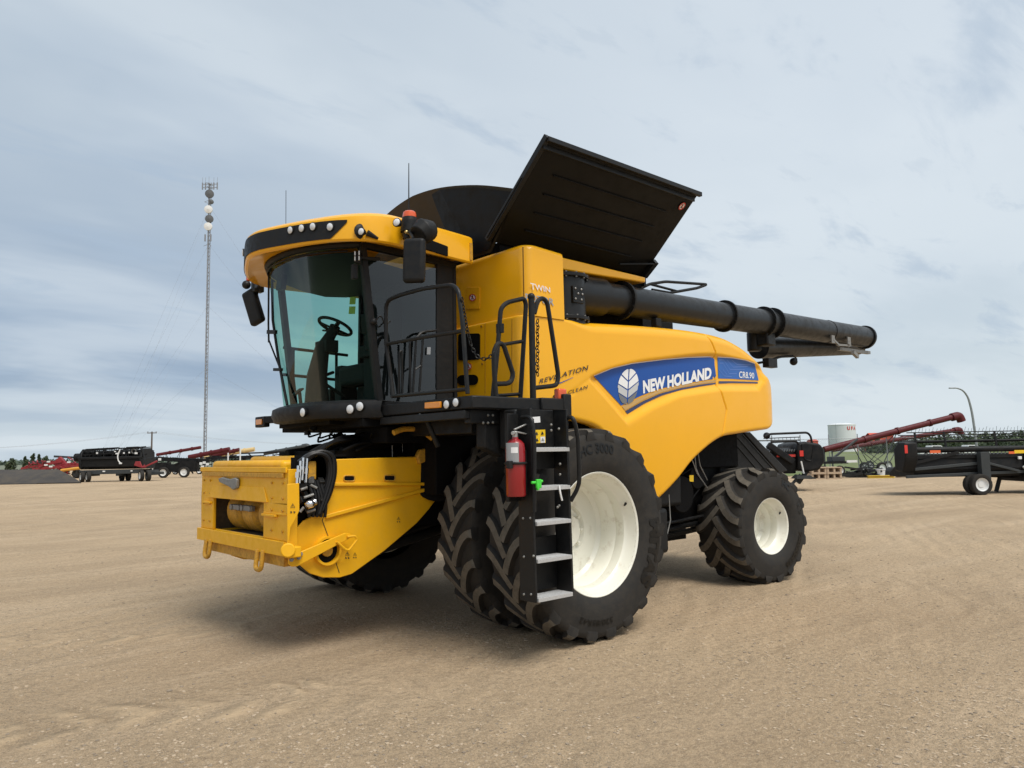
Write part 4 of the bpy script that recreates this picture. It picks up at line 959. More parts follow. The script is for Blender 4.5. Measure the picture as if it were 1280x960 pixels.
m = MB(); m.tube(fillet([PY(421, 677, FY-.10), PY(432, 687, FY-.11), PY(436, 688, FY-.11), PY(447, 674, FY-.11), PY(444, 670, FY-.11), PY(434, 671, FY-.10)], .03), .011, 8); m.build('arm_handle', 'feeder_yellow', LA)
def fsticker(cx, cy, r):
    b = MB(); b.cur = 0; b.add([fo(cx+x*r, cy+y*r, .004) for x, y in ((-1, .8), (0, -1), (1, .8), (.75, .65), (0, -.7), (-.75, .65))], [(0, 1, 4, 5), (1, 2, 3, 4), (2, 0, 5, 3)])
    b.add([fo(cx+x*r, cy+y*r, .004) for x, y in ((-.1, -.3), (.1, -.3), (.2, .3), (-.2, .3))], [(0, 1, 2, 3)])
    for dx in (-.7, .5): b.add([fo(cx+(dx+x)*r, cy+(1.9+y)*r, .004) for x, y in ((-.3, -.4), (.3, -.2), (.4, .4), (-.2, .3))], [(0, 1, 2, 3)])
    return b.build('warning_mark', 'decal_dark', FH, recalc=False)
fsticker(434, 692, 2.8); fsticker(443.5, 692.5, 2.2); fsticker(498, 648, 2.2)
# faceplate and its frame
FX = -2.30
f_ = lambda x, y: PX(x, y, FX)
yl, yr = f_(252, 620).y, f_(359, 640).y
zt_, zb_ = f_(300, 586).z, f_(300, 681).z
oy0, oy1 = f_(329, 650).y, f_(266, 650).y; oz1, oz0 = f_(296, 624.5).z, f_(296, 667).z
m = MB(); D = .035
m.box(FX, FX+D, yr, yl, oz1, zt_); m.box(FX, FX+D, yr, yl, zb_, oz0); m.box(FX, FX+D, yr, oy0, oz0, oz1); m.box(FX, FX+D, oy1, yl, oz0, oz1)
FP = m.build('feeder_faceplate', 'feeder_yellow', FH, bevel=.008)
m = MB(); m.box(FX-.03, FX, yr+.0, yl+.03, zb_-.02, zb_+.10); m.box(FX-.018, FX, yr, yl, zt_-.03, zt_+.015); m.box(FX-.012, FX, yr, oy0-.02, oz0+.22, oz0+.235); m.box(FX-.03, FX, oy0-.3, oy0-.02, oz0+.20, oz0+.22); m.box(FX-.03, FX, oy1+.02, oy1+.22, oz0+.26, oz0+.28)
m.hexa([(FX-.014, oy0-.10, oz1+.0), (FX-.014, oy1+.10, oz1+.0), (FX, oy1+.10, oz1+.0), (FX, oy0-.10, oz1+.0), (FX-.006, oy0-.02, oz1+.13), (FX-.006, oy1+.0, oz1+.13), (FX, oy1+.0, oz1+.13), (FX, oy0-.02, oz1+.13)])
m.box(FX+.0, FX+.085, yr-.02, yr, zb_+.02, zt_-.0)
m.build('face_trim', 'feeder_yellow', FP, bevel=.006)
m = MB(); m.box(FX-.022, FX-.001, yr+.05, yl-.05, zt_-.075, zt_-.035)
for yy in (oy0-.02, oy1+.02):
    m.tube(fillet([(FX-.03, yy-.06, zb_), (FX-.05, yy-.06, zb_-.17), (FX-.05, yy+.06, zb_-.17), (FX-.03, yy+.06, zb_)], .05), .022, 8)
m.box(FX+.02, FX+.1, yr+.1, yl-.1, zb_-.12, zb_)
m.build('latch_hook', 'worn_yellow', FP, bevel=.004)
m = MB()
for y in (yr+.08, yr+.3, yl-.08, yl-.25):
    for z in (zt_-.12, zt_-.25, zb_+.18, (zt_+zb_)/2):
        if not (oy0 < y < oy1 and oz0 < z < oz1): m.cyl((FX, y, z), (FX-.012, y, z), .011, n=6)
m.build_each('face_bolt', 'worn_yellow', FP)
m = MB(); c1, c2 = PX(282, 600, FX-.03), PX(297, 602, FX-.03)
m.prism([PX(x, y, FX-.005) for x, y in ((277, 598), (281, 596.5), (291, 599), (297, 597), (300, 599), (299.5, 610), (295, 612), (290, 608), (278, 602.5))], (-.035, 0, 0)); m.build('lock_lever', 'dull_steel', FP, bevel=.008)
m = MB(); ym = (oy0+oy1)/2; R_ = .20; zc = (oz0+oz1)/2+.03; xc = FX+.30
for k in range(3):
    yc = oy1-.22-k*.385; m.lathe([(.02, -.17), (R_*.75, -.16), (R_, -.11), (R_, .11), (R_*.75, .16), (.02, .17)], (xc, yc, zc), (0, 1, 0), 32)
m.build_each('feed_drum', 'worn_yellow', FH)
m = MB(); m.cyl((xc, oy0-.2, zc), (xc, oy1+.2, zc), .11)
m.box(xc-R_-.03, xc-R_+.01, oy1-.78, oy1-.26, zc+.02, zc+.07)
for y in (oy1-.74, oy1-.56, oy1-.48, oy1-.30): m.cyl((xc-R_-.04, y, zc+.045), (xc-R_, y, zc+.045), .03, n=10)
m.tube([(FX+.20, oy0, oz0+.06), (FX+.20, oy1, oz0+.08)], .014, 8)
m.build('chain_slat', 'dull_steel', FH, bevel=.004)
m = MB(); m.box(FX+D, FX+1.0, oy0-.04, oy1+.04, oz0-.06, oz0-.02); m.box(FX+.7, FX+.75, oy0-.1, oy1+.1, oz0-.05, oz1+.1); m.box(FX+D, FX+.75, oy0-.10, oy0-.04, oz0, oz1); m.box(FX+D, FX+.75, oy1+.04, oy1+.10, oz0, oz1); m.box(FX+D, FX+.75, oy0-.1, oy1+.1, oz1+.02, oz1+.06)
m.build('feeder_throat', 'throat_dirt', FH)
m = MB(); A, B = PX(281, 580, FX+.24), PX(371, 575, FX+.24)
m.box(FX+.10, FX+.45, B.y, A.y, zt_-.06, A.z+.035); m.box(FX+.40, FX+.60, B.y+.05, A.y-.25, zt_, A.z+.075); m.build('top_roll', 'feeder_yellow', FH, bevel=.045, seg=4)
m = MB(); rg = random.Random(4)
for k in range(16):
    x = rg.uniform(376, 404); y = rg.uniform(600, 640); m.obox(PY(x, y, -.925), (rg.uniform(.03, .10), .05, rg.uniform(.03, .08)), (rg.uniform(-1, 1), .2, rg.uniform(-.4, .4)))
m.build_each('valve_block', 'black_metal', FH, bevel=.004)
m = MB()
for x, y, a, b in ((376, 612, 384, 609), (380, 622, 392, 618), (384, 640, 394, 637), (388, 606, 396, 610), (375, 640, 380, 634)): m.cyl(PY(x, y, -.97), PY(a, b, -.98), .012, n=8)
m.build_each('hose_fitting', 'dull_steel', FH)
# side flange with sticker, hose bay, couplers
g_ = lambda x, y: PY(x, y, -1.02)
m = MB(); m.prism([g_(x, y) for x, y in ((359.5, 605), (374, 604), (374.5, 638), (369, 650), (363.5, 659), (362, 672), (359.5, 684))], (0, .02, 0))
m.build('side_flange', 'feeder_yellow', FH, bevel=.004)
b = MB(); b.add([PY(366+x, 632+y, -1.026) for x, y in ((-3, 2.4), (0, -3), (3, 2.4), (2.2, 1.9), (0, -2), (-2.2, 1.9))], [(0, 1, 4, 5), (1, 2, 3, 4), (2, 0, 5, 3)]); b.add([PY(366+x, 632+y, -1.026) for x, y in ((-.4, -.8), (.4, -.8), (.4, 1), (-.4, 1))], [(0, 1, 2, 3)])
for dx in (-2, 2): b.add([PY(366+dx+x, 640+y, -1.026) for x, y in ((-1.1, -1), (1.1, -.6), (1.2, 1), (-1, .8))], [(0, 1, 2, 3)])
b.build('warning_mark', 'decal_dark', FH, recalc=False)
m = MB(); m.cyl(PY(360, 688, -1.05), PY(360, 688, -.9), .06, n=20); m.obox(PY(366, 690, -1.0), (.12, .08, .09)); m.build('pivot_lug', 'feeder_yellow', FH, bevel=.01)
m = MB(); m.box(-2.2, -1.70, -.82, -.74, .95, 1.68); m.box(-2.1, -1.7, -.82, -.6, 1.1, 1.70); m.build('hose_bay', 'dark_inside', FH)
m = MB()
hz = lambda x, y, Y=-.95: PY(x, y, Y)
for k in range(9):
    o = k*1.9; jit = random.uniform(-1.5, 1.5); Yk = -.92-.012*(k % 4)
    m.tube(fillet([hz(373+o*.6, 578+jit, Yk), hz(388+o*.7, 566+jit-k*.4, Yk-.03), hz(407+o*.7, 568+jit, Yk-.05), hz(412+o*.55+jit, 590, Yk-.04), hz(404+o*.6, 618+jit, Yk-.02), hz(396+o*.5, 645-k, Yk)], .12, 6), .017, 7)
for k in range(5): m.tube(fillet([hz(384+k*4, 600, -.94), hz(392+k*4, 620+k*2, -.97), hz(386+k*5, 646, -.93)], .1, 5), .015, 7)
m.tube(fillet([hz(388, 566, -.93), hz(405, 556, -.8), hz(430, 552, -.5), hz(470, 560, -.2)], .15), .02, 7); m.tube(fillet([hz(392, 570, -.93), hz(412, 553, -.8), hz(440, 549, -.5), hz(480, 556, -.2)], .15), .02, 7); m.tube(fillet([hz(398, 565, -.9), hz(425, 546, -.6), hz(455, 545, -.3), hz(500, 555, -.2)], .15), .018, 7)
m.build_each('hydraulic_hose', 'hose_black', FH)
m = MB()
for x, y0, y1 in ((374.5, 576, 604), (378, 572, 600), (382.5, 573, 603), (371.5, 582, 604)): m.tube([hz(x+1.5, y0, -1.0), hz(x, y1, -1.0)], .013, 8); m.cyl(hz(x+.8, (y0+y1)/2-3, -1.0), hz(x+.5, (y0+y1)/2+4, -1.0), .020, n=10)
m.sphere(hz(388, 630, -1.02), .045, sc=(1, .8, .8)); m.cyl(hz(383, 633, -1.01), hz(394, 627, -1.01), .03)
m.build_each('coupler', 'chrome', FH)
m = MB(); m.obox(hz(389, 588, -.92), (.08, .04, .16)); m.build('coupler_block', 'worn_yellow', FH, bevel=.01)
m = MB()
for x in (490, 503): m.tube([PY(x+.5, 571, -.6), PY(x, 555, -.6)], .004, 5)
for x, y0, y1, Y in ((290, 575, 571, .4), (304.5, 575, 562, .3)): pass
m.build('marker_rod', 'decal_white', FH)
# works between feeder, cab and front axle
m = MB(); m.box(-.95, -.15, -.80, .80, 1.0, 1.92); m.box(-1.7, -.9, -.6, .6, 1.62, 1.74); m.cyl(PY(548, 592, -.98), PY(548, 592, -.70), .27, n=32); m.box(-.9, -.2, -1.1, -.7, 1.3, 1.95); m.cyl((-1.6, -.55, 1.72), (-.6, -.5, 1.86), .05); m.cyl((-1.75, .3, 1.70), (-.6, .3, 1.82), .06)
for i in range(10):
    a = V((random.uniform(-1.7, -1.2), random.uniform(-.7, .5), 1.73)); m.tube(fillet([a, a+V((.2, .02, .08)), a+V((.6, .1, .06))], .1), .016, 6)
m.build('feeder_drive', 'dark_inside', H, bevel=.01)
m = MB(); m.tube(fillet([PY(492, 541, -1.02), PY(503, 536, -1.02), PY(525, 536, -1.02), PY(543, 537, -1.02)], .08), .026, 10); m.tube(fillet([PY(527, 538, -1.02), PY(547, 554, -1.02), PY(540, 562, -1.0)], .06), .022, 10); m.build_each('hydraulic_pipe', 'worn_yellow', H)
m = MB(); m.prism([PY(x, y, -.92) for x, y in ((522, 570), (526, 562), (536, 560), (541, 565), (533, 577), (525, 580))], (0, .06, 0)); m.build('pivot_guard', 'worn_yellow', H, bevel=.01)
m = MB(); m.cyl((-.9, -.35, .9), (-.2, -.3, 1.0), .06); m.cyl((-1.5, -.55, .72), (-.2, -.5, .95), .05); m.cyl((-1.5, .55, .72), (-.2, .5, .95), .05); m.build_each('lift_cylinder', 'black_metal', H)
# ================================================================== SETTING
from mathutils import noise as mn
RZ = -math.radians(41.6)                                   # local x runs to the right of the view, local y away from it
def axis_list():
    a = [i*.25 for i in range(0, 57)]; s = .25; v = a[-1]
    while v < 4500: s *= 1.32; v += s; a.append(v)
    return [-x for x in reversed(a[1:])] + a
AXS = axis_list()
def gz(x, y):
    d = math.hypot(x+1, y+1.5)
    if d > 60: return 0.
    f = max(0, 1-d/60)
    z = .045*mn.noise(V((x*.22, y*.22, 3)))+.018*mn.noise(V((x*.9, y*.9, 7)))
    k = min([math.hypot(x-a, y-b) for a, b in ((0, -2.1), (0, -1.4), (3.7, -1.6), (0, 1.4), (0, 2.1), (3.7, 1.6))])
    return z*f*sstep(.4, 1.6, k)
m = MB(); m.grid([[V((x, y, gz(x, y))) for y in AXS] for x in AXS])
def ground_mat():
    M_, n, l, b = nodes('gravel_ground'); MATS['gravel_ground'] = M_
    b.inputs['Roughness'].default_value = .95; b.inputs['Specular IOR Level'].default_value = .15
    tc = n.new('ShaderNodeTexCoord')
    def mapping(sx, sy, rz=0.):
        q = n.new('ShaderNodeMapping'); q.inputs['Scale'].default_value = (sx, sy, 1); q.inputs['Rotation'].default_value = (0, 0, rz); l.new(tc.outputs['Object'], q.inputs['Vector']); return q.outputs[0]
    def noise(sc, det=6, ro=.6, vec=None, dist=0.):
        q = n.new('ShaderNodeTexNoise'); q.inputs['Scale'].default_value = sc; q.inputs['Detail'].default_value = det; q.inputs['Roughness'].default_value = ro; q.inputs['Distortion'].default_value = dist
        l.new(vec if vec else tc.outputs['Object'], q.inputs['Vector']); return q.outputs['Fac']
    def rng(v, a, b_, c=0., d=1.):
        q = n.new('ShaderNodeMapRange'); q.inputs['From Min'].default_value = a; q.inputs['From Max'].default_value = b_; q.inputs['To Min'].default_value = c; q.inputs['To Max'].default_value = d; l.new(v, q.inputs['Value']); return q.outputs['Result']
    def mixc(f, a, b_):
        q = n.new('ShaderNodeMix'); q.data_type = 'RGBA'; l.new(f, q.inputs['Factor'])
        for s, v in (('A', a), ('B', b_)):
            if isinstance(v, tuple): q.inputs[s].default_value = (*v, 1)
            else: l.new(v, q.inputs[s])
        return q.outputs['Result']
    def math_(op, a, b_):
        q = n.new('ShaderNodeMath'); q.operation = op
        for i, v in enumerate((a, b_)):
            if isinstance(v, (int, float)): q.inputs[i].default_value = v
            else: l.new(v, q.inputs[i])
        return q.outputs[0]
    c = mixc(rng(noise(.16, 5, .6), .38, .62), (.475, .347, .220), (.590, .437, .280))
    streak = noise(1., 6, .65, mapping(.12, 1.1, math.radians(20)), .6)          # drag marks of traffic
    c = mixc(rng(streak, .48, .66, 0, .75), c, (.66, .50, .335))
    streak2 = noise(1., 6, .7, mapping(.10, .75, math.radians(-28)), .8)
    c = mixc(rng(streak2, .52, .70, 0, .45), c, (.33, .235, .148))
    fine = noise(22, 8, .75)
    c = mixc(rng(fine, .42, .64, 0, .62), c, (.265, .196, .130))
    fine2 = noise(70, 4, .7)
    c = mixc(rng(fine2, .50, .66, 0, .65), c, (.66, .52, .36))
    fine3 = noise(150, 3, .7); c = mixc(rng(fine3, .52, .64, 0, .75), c, (.185, .142, .098))
    vo = n.new('ShaderNodeTexVoronoi'); vo.inputs['Scale'].default_value = 85; l.new(tc.outputs['Object'], vo.inputs['Vector'])
    sep = n.new('ShaderNodeSeparateColor'); l.new(vo.outputs['Color'], sep.inputs[0])
    patch = rng(noise(.55, 5, .65), .46, .60)
    st = math_('MULTIPLY', rng(sep.outputs[0], .62, .70), rng(vo.outputs['Distance'], .40, .28)); st = math_('MULTIPLY', st, patch)
    stc = mixc(sep.outputs[1], (.20, .165, .125), (.58, .50, .40))
    c = mixc(st, c, stc)
    l.new(c, b.inputs['Base Color'])
    wv = n.new('ShaderNodeTexWave'); wv.inputs['Scale'].default_value = .9; wv.inputs['Distortion'].default_value = 6; wv.inputs['Detail'].default_value = 3; l.new(mapping(1, 1, math.radians(62)), wv.inputs['Vector'])
    h = math_('ADD', math_('MULTIPLY', fine, .9), math_('MULTIPLY', streak, 1.6)); h = math_('ADD', h, math_('MULTIPLY', st, .7)); h = math_('ADD', h, math_('MULTIPLY', fine2, .45))
    h = math_('ADD', h, math_('MULTIPLY', math_('MULTIPLY', wv.outputs['Fac'], rng(noise(.3, 3), .45, .6)), .8)); h = math_('ADD', h, math_('MULTIPLY', noise(5, 6, .7), 1.8))
    def track(c0, ang, width, gauge, amp):                 # lug prints pressed into the dirt by a turning machine
        q = n.new('ShaderNodeMapping'); q.vector_type = 'TEXTURE'; q.inputs['Location'].default_value = (c0.x, c0.y, 0); q.inputs['Rotation'].default_value = (0, 0, ang); l.new(tc.outputs['Object'], q.inputs['Vector'])
        s_ = n.new('ShaderNodeSeparateXYZ'); l.new(q.outputs[0], s_.inputs[0]); wob = math_('MULTIPLY', math_('SUBTRACT', noise(1.1, 3), .5), .5)
        u, v = math_('ADD', s_.outputs[0], wob), math_('ADD', s_.outputs[1], wob)
        av = math_('ABSOLUTE', v, 0.); ph = math_('ADD', math_('MULTIPLY', u, 2*PI/.34), math_('MULTIPLY', av, 12.))
        w_ = rng(math_('SINE', ph, 0.), -1., 1.); m1 = rng(av, width*1.3, width*.8); m2 = rng(math_('ABSOLUTE', s_.outputs[0], 0.), gauge, gauge*.6)
        return math_('MULTIPLY', math_('MULTIPLY', math_('MULTIPLY', w_, m1), m2), math_('MULTIPLY', rng(noise(1.7, 4), .38, .6), amp))
    t1 = track(PZ(90, 905), math.radians(-18), .34, 2.4, 2.6); t2 = track(PZ(60, 800), math.radians(-30), .32, 2.4, 1.8); t3 = track(PZ(110, 690), math.radians(-25), .35, 4.0, .8); t4 = track(PZ(1050, 720), math.radians(-42), .35, 6.0, .7)
    for t_ in (t1, t2, t3, t4): h = math_('ADD', h, t_)
    tsum = math_('ADD', math_('ADD', t1, t2), math_('ADD', t3, t4)); c = mixc(rng(tsum, .2, 1.8, 0, .75), c, (.60, .45, .29)); l.new(c, b.inputs['Base Color'])
    bp = n.new('ShaderNodeBump'); bp.inputs['Strength'].default_value = .9; bp.inputs['Distance'].default_value = .036; l.new(h, bp.inputs['Height']); l.new(bp.outputs['Normal'], b.inputs['Normal'])
ground_mat()
struct(m.build('ground', 'gravel_ground', recalc=False))
# loose stones
mat('stone', (.47, .37, .26), .85, var=.35, scale=3)
mat('stone_dark', (.28, .225, .165), .85, var=.35, scale=3)
m = MB(); rs = random.Random(11)
BOXF = [(3, 2, 1, 0), (4, 5, 6, 7), (0, 1, 5, 4), (1, 2, 6, 5), (2, 3, 7, 6), (3, 0, 4, 7)]
for k in range(26000):
    px_ = rs.uniform(-60, 1340); dd = 3.2*((1/(1-rs.random()*.80))) ; p = GD(px_, dd)
    if mn.noise(V((p.x*.5, p.y*.5, 1.7))) + rs.uniform(-.5, .5) < -.05: continue
    s = rs.choice((.003, .0035, .004, .005, .005, .006, .008, .010))*(1.6 if rs.random() < .012 else 1)*(1+.04*dd); z = gz(p.x, p.y)
    vs = [(p.x+a*s*rs.uniform(.55, 1), p.y+b_*s*rs.uniform(.55, 1), z+c*s*rs.uniform(.3, .55)-s*.05) for c in (-1, 1) for a, b_ in ((-1, -1), (1, -1), (1, 1), (-1, 1))]
    m.cur = 0 if rs.random() < .72 else 1; m.add(vs, BOXF)
o = struct(m.build('gravel', ['stone', 'stone_dark'], recalc=False, merge=False), 'stuff')
for p_ in o.data.polygons: p_.use_smooth = False

# grass beyond the yard on the right and far field on the left
mat('grass', (.125, .160, .045), .9, var=.4, scale=.15, dust=.5, dustcol=(.20, .19, .09), bump=.3, bscale=3)
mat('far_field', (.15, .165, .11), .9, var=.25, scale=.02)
m = MB(); gp = [GD(935, 47), GD(1160, 46), GD(1500, 50), GD(2300, 200), GD(1700, 520), GD(830, 520), GD(900, 90)]
m.add([(p.x, p.y, .004+.02) for p in gp], [tuple(range(len(gp)))]); struct(m.build('grass_field', 'grass'))
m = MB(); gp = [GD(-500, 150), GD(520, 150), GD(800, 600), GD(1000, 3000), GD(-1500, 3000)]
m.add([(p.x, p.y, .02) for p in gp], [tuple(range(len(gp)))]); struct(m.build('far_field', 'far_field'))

def loc_build(mb, loc, name, mats, parent, **kw):          # mesh written in world coordinates, stored relative to its thing
    mb.v = [(x-loc.x, y-loc.y, z-loc.z) for x, y, z in mb.v]; return mb.build(name, mats, parent, **kw)

# ---------------------------------------------------------- wheels for the machines behind
def bg_wheel(parent, c, r, w, rim='white_paint', axis=(0, 1, 0)):
    m = MB(); m.lathe([(r*.62, -w*.42), (r*.8, -w*.5), (r*.96, -w*.42), (r, -w*.25), (r, w*.25), (r*.96, w*.42), (r*.8, w*.5), (r*.62, w*.42)], c, axis, 28)
    t = m.build('wheel', 'rubber', parent)
    m = MB(); m.lathe([(r*.64, -w*.42), (r*.60, -w*.36), (r*.55, -w*.15), (r*.30, -w*.1), (r*.26, -w*.2), (.001, -w*.2)], c, axis, 24); m.lathe([(r*.64, w*.42), (r*.60, w*.36), (r*.55, w*.15), (.001, w*.1)], c, axis, 24)
    m.build('rim', rim, t)
    return t
def prismX(m, prof, x0, x1): m.prism([(x0, y, z) for y, z in prof], (x1-x0, 0, 0))

# header nearest on the right: seen from behind, on its transport wheels
D1 = 26.5; R1 = GD(1118, D1); S1 = D1/FPX
T = thing('grain_header', 'long black grain header on white rimmed transport wheels at the right edge', 'harvester header', R1, RZ)
L = 9.0
def hx(px_): return (px_-1118)*S1
def hzv(py_): return CAM.z + (558-py_)*S1 + .0
m = MB(); prismX(m, [(-.2, .62), (-.35, .9), (-.30, 1.28), (.0, 1.42), (.5, 1.30), (1.5, .75), (1.5, .62)], hx(1136), L); m.build('header_body', 'header_black', T, bevel=.02)
m = MB(); m.cyl((hx(1140), -.25, hzv(562.5)), (L, -.25, hzv(562.5)), .10, n=16); m.beam((hx(1136), -.3, hzv(571)), (L, -.3, hzv(571)), .10, .12); m.beam((hx(1136), -.36, hzv(578)), (hx(1190), -.36, hzv(566)), .08, .10); m.build('back_tube', 'header_black', T)
m = MB(); m.beam((hx(1135), -.36, hzv(586)), (hx(1225), -.36, hzv(579)), .06, .10); m.beam((hx(1125), -.3, hzv(595)), (hx(1300), -.3, hzv(590)), .10, .10); m.beam((hx(1217), -.5, hzv(566)), (hx(1217), -.5, hzv(600)), .25, .30); m.beam((hx(1225), -.4, hzv(580)), (hx(1262), -.4, hzv(590)), .06, .08); m.build('transport_frame', 'header_grey', T, bevel=.01)
m = MB(); prismX(m, [(-.45, hzv(580)), (-.55, hzv(570)), (-.5, hzv(553)), (-.1, hzv(552)), (.25, hzv(560)), (.25, hzv(588)), (-.3, hzv(590))], hx(1121), hx(1137)); m.build('end_shield', 'header_black', T, bevel=.05, seg=3)
m = MB(); m.tube([(hx(1140), .3, hzv(540.5)), (L, .3, hzv(540.5))], .02, 6); m.tube([(hx(1140), .9, hzv(543.5)), (L, .9, hzv(543.5))], .02, 6); m.tube([(hx(1136), .1, hzv(548)), (L, .1, hzv(545))], .015, 6)
m.cyl((hx(1138), .6, hzv(552)), (L, .6, hzv(552)), .05)
for x in (1150, 1187, 1251, 1290): m.beam((hx(x), .3, hzv(540)), (hx(x), .2, hzv(566)), .05, .06)
k = 0
x = hx(1146)
while x < L:
    m.tube([(x, .3, hzv(540.5)), (x+.03+.02*math.sin(k), .28, hzv(540.5)+.13+.05*(k % 3 == 0))], .006, 4); m.tube([(x+.06, .9, hzv(544)), (x+.08, .88, hzv(544)-.12)], .006, 4); x += .125; k += 1
m.build('reel', 'header_black', T)
m = MB(); x = hx(1150)
while x < L: m.beam((x, -.3, hzv(570)), (x+.05, -.3, hzv(566)), .05, .01); x += .13
m.build('finger_row', 'dull_steel', T)
for x in (1207, 1209): bg_wheel(T, (hx(x), (-.62 if x > 1208 else -.34), .36), .36, .22)
m = MB(); m.box(hx(1120.5), hx(1124), -.565, -.55, hzv(566), hzv(556)); m.build('rear_light', 'red_reflector', T)
m = MB(); m.box(hx(1155), hx(1168), -.365, -.35, hzv(566.5), hzv(563)); m.box(hx(1252), hx(1260), -.365, -.35, hzv(569), hzv(566)); m.build('reflector', 'orange_reflector', T)
m = MB(); m.box(hx(1259), hx(1273), -.366, -.35, hzv(568.5), hzv(564.5)); m.build('reflector', 'warn_yellow', T)
m = MB(); m.tube(fillet([(hx(1268), -.4, hzv(584)), (hx(1274), -.45, hzv(592)), (hx(1272), -.45, hzv(602))], .1), .06, 8); m.obox((hx(1264), -.4, hzv(574)), (.12, .06, .1)); m.obox((hx(1275), -.4, hzv(573)), (.10, .06, .12)); m.obox((hx(1274), -.4, hzv(580)), (.15, .06, .12)); m.build('coupling', 'white_paint', T, bevel=.01)
m = MB(); m.box(hx(1270), L, -.5, 1.0, .42, hzv(568)); m.build('drive_box', 'header_black', T, bevel=.04)
m = MB(); m.beam((hx(1250), .4, .05), (hx(1256), .4, .55), .1, .1); m.beam((hx(1235), .4, .62), (hx(1280), .4, .55), .1, .1); m.build('skid', 'header_black', T)

# header partly behind the rear tyre
D2 = 31.; R2 = GD(952, D2); S2 = D2/FPX
T = thing('grain_header', 'black grain header with curved end shield standing just behind the rear tyre', 'harvester header', R2, RZ)
kx = lambda a: (a-952)*S2; kz = lambda a: CAM.z + (561.5-a)*S2
m = MB(); m.prism([(kx(a), -.6, kz(b)) for a, b in ((990, 556), (1000, 553), (1018, 556), (1023, 563), (1023, 578), (1016, 588), (1002, 590), (990, 588))], (0, 2.4, 0)); m.build('end_shield', 'header_black', T, bevel=.09, seg=4)
m = MB(); m.tube(fillet([(kx(952), -.5, kz(546)), (kx(958), -.5, kz(543)), (kx(1004), -.5, kz(542)), (kx(1008), -.5, kz(546)), (kx(1012), -.5, kz(575))], .2), .045, 8); m.tube(fillet([(kx(958), -.55, kz(553)), (kx(990), -.55, kz(552)), (kx(994), -.55, kz(560))], .15), .045, 8); m.tube(fillet([(kx(995), -.62, kz(556)), (kx(998), -.62, kz(575)), (kx(1006), -.62, kz(577)), (kx(1010), -.62, kz(558))], .1), .02, 6); m.sphere((kx(956), -.3, kz(545)), .14)
for a in range(962, 1006, 5): m.tube([(kx(a), .3, kz(547.5)), (kx(a)+.02, .3, kz(552))], .008, 4)
m.tube([(kx(958), .3, kz(548)), (kx(1004), .3, kz(547))], .02, 5); m.tube([(kx(940), .3, kz(551)), (kx(1004), .3, kz(551))], .02, 5)
m.build('reel', 'header_black', T)
m = MB(); prismX(m, [(-.3, kz(592)), (-.4, kz(580)), (-.3, kz(564)), (.2, kz(560)), (1.2, kz(575)), (1.2, kz(592))], kx(890), kx(990)); m.beam((kx(955), -.5, kz(556)), (kx(985), -.5, kz(578)), .25, .25); m.build('header_body', 'header_black', T, bevel=.03)
m = MB()
for a in range(958, 990, 3): m.beam((kx(a), -.36, kz(565)), (kx(a)+.04, -.36, kz(562)), .06, .02)
m.build('finger_row', 'dull_steel', T)
m = MB(); m.box(kx(992), kx(996.5), -.64, -.61, kz(571), kz(564)); m.build('rear_light', 'red_reflector', T)
m = MB(); m.box(kx(966), kx(989), -.43, -.41, kz(571.5), kz(568.5)); m.build('reflector', 'red_reflector', T)
m = MB(); m.beam((kx(993), -.65, kz(577)), (kx(995.5), -.65, kz(592)), .08, .04); m.build('stand_leg', 'white_paint', T)
m = MB(); m.hexa([(kx(984), -.9, kz(598)), (kx(1008), -.9, kz(598.5)), (kx(1008), -.2, kz(598)), (kx(984), -.2, kz(598)), (kx(984), -.9, kz(594)), (kx(1000), -.9, kz(594)), (kx(1006), -.2, kz(596)), (kx(990), -.2, kz(593))]); m.beam((kx(975), -.5, 0.02), (kx(992), -.6, kz(593)), .1, .1); m.beam((kx(992), -.3, .3), (kx(1006), -.3, kz(586)), .14, .14); m.build('skid', 'header_grey', T)
bg_wheel(T, (kx(940), -.2, .36), .36, .22)

# header on its trailer at the left
D3 = 62.; S3 = D3/FPX; R3 = GD(105, D3)
T = thing('grain_header', 'bulky black grain header loaded on a six wheeled trailer at the left', 'harvester header', R3, RZ)
ux = lambda a: (a-105)*S3; uz = lambda a: CAM.z + (575.5-a)*S3
m = MB(); prismX(m, [(-.6, uz(586)), (-.95, uz(583)), (-1.0, uz(574)), (.2, uz(572)), (1.4, uz(573)), (1.2, uz(586))], ux(107), ux(186)); m.beam((ux(107), -1.02, uz(572.5)), (ux(186), -1.02, uz(572)), .16, .22); m.build('header_body', 'header_black', T, bevel=.04)
m = MB(); m.cyl((ux(110), .1, uz(566.5)), (ux(183), .1, uz(565.5)), .22, n=12); rh = random.Random(21)
for j, (y0, z0) in enumerate(((-.85, uz(568)), (-.75, uz(563)), (-.2, uz(561)), (.6, uz(561.5)), (1.2, uz(566)))):
    m.beam((ux(109), y0, z0), (ux(150), y0, z0+.10), .07, .07); m.beam((ux(150), y0, z0+.0), (ux(184), y0, z0+.14), .07, .07); x = ux(109)
    while x < ux(184):
        m.tube([(x, y0, z0), (x+rh.uniform(-.05, .12), y0-.1+rh.uniform(-.05, .05), z0+rh.uniform(-.30, .14))], .022, 4); x += .14
for i in range(46):
    x = rh.uniform(ux(109), ux(182)); m.beam((x, rh.uniform(-.8, .3), rh.uniform(uz(572), uz(562))), (x+rh.uniform(-.5, .5), rh.uniform(-.8, .3), rh.uniform(uz(572), uz(562))), .07, .07)
m.box(ux(109), ux(184), .25, .45, uz(574), uz(563.5))
m.build('reel', 'header_black', T)
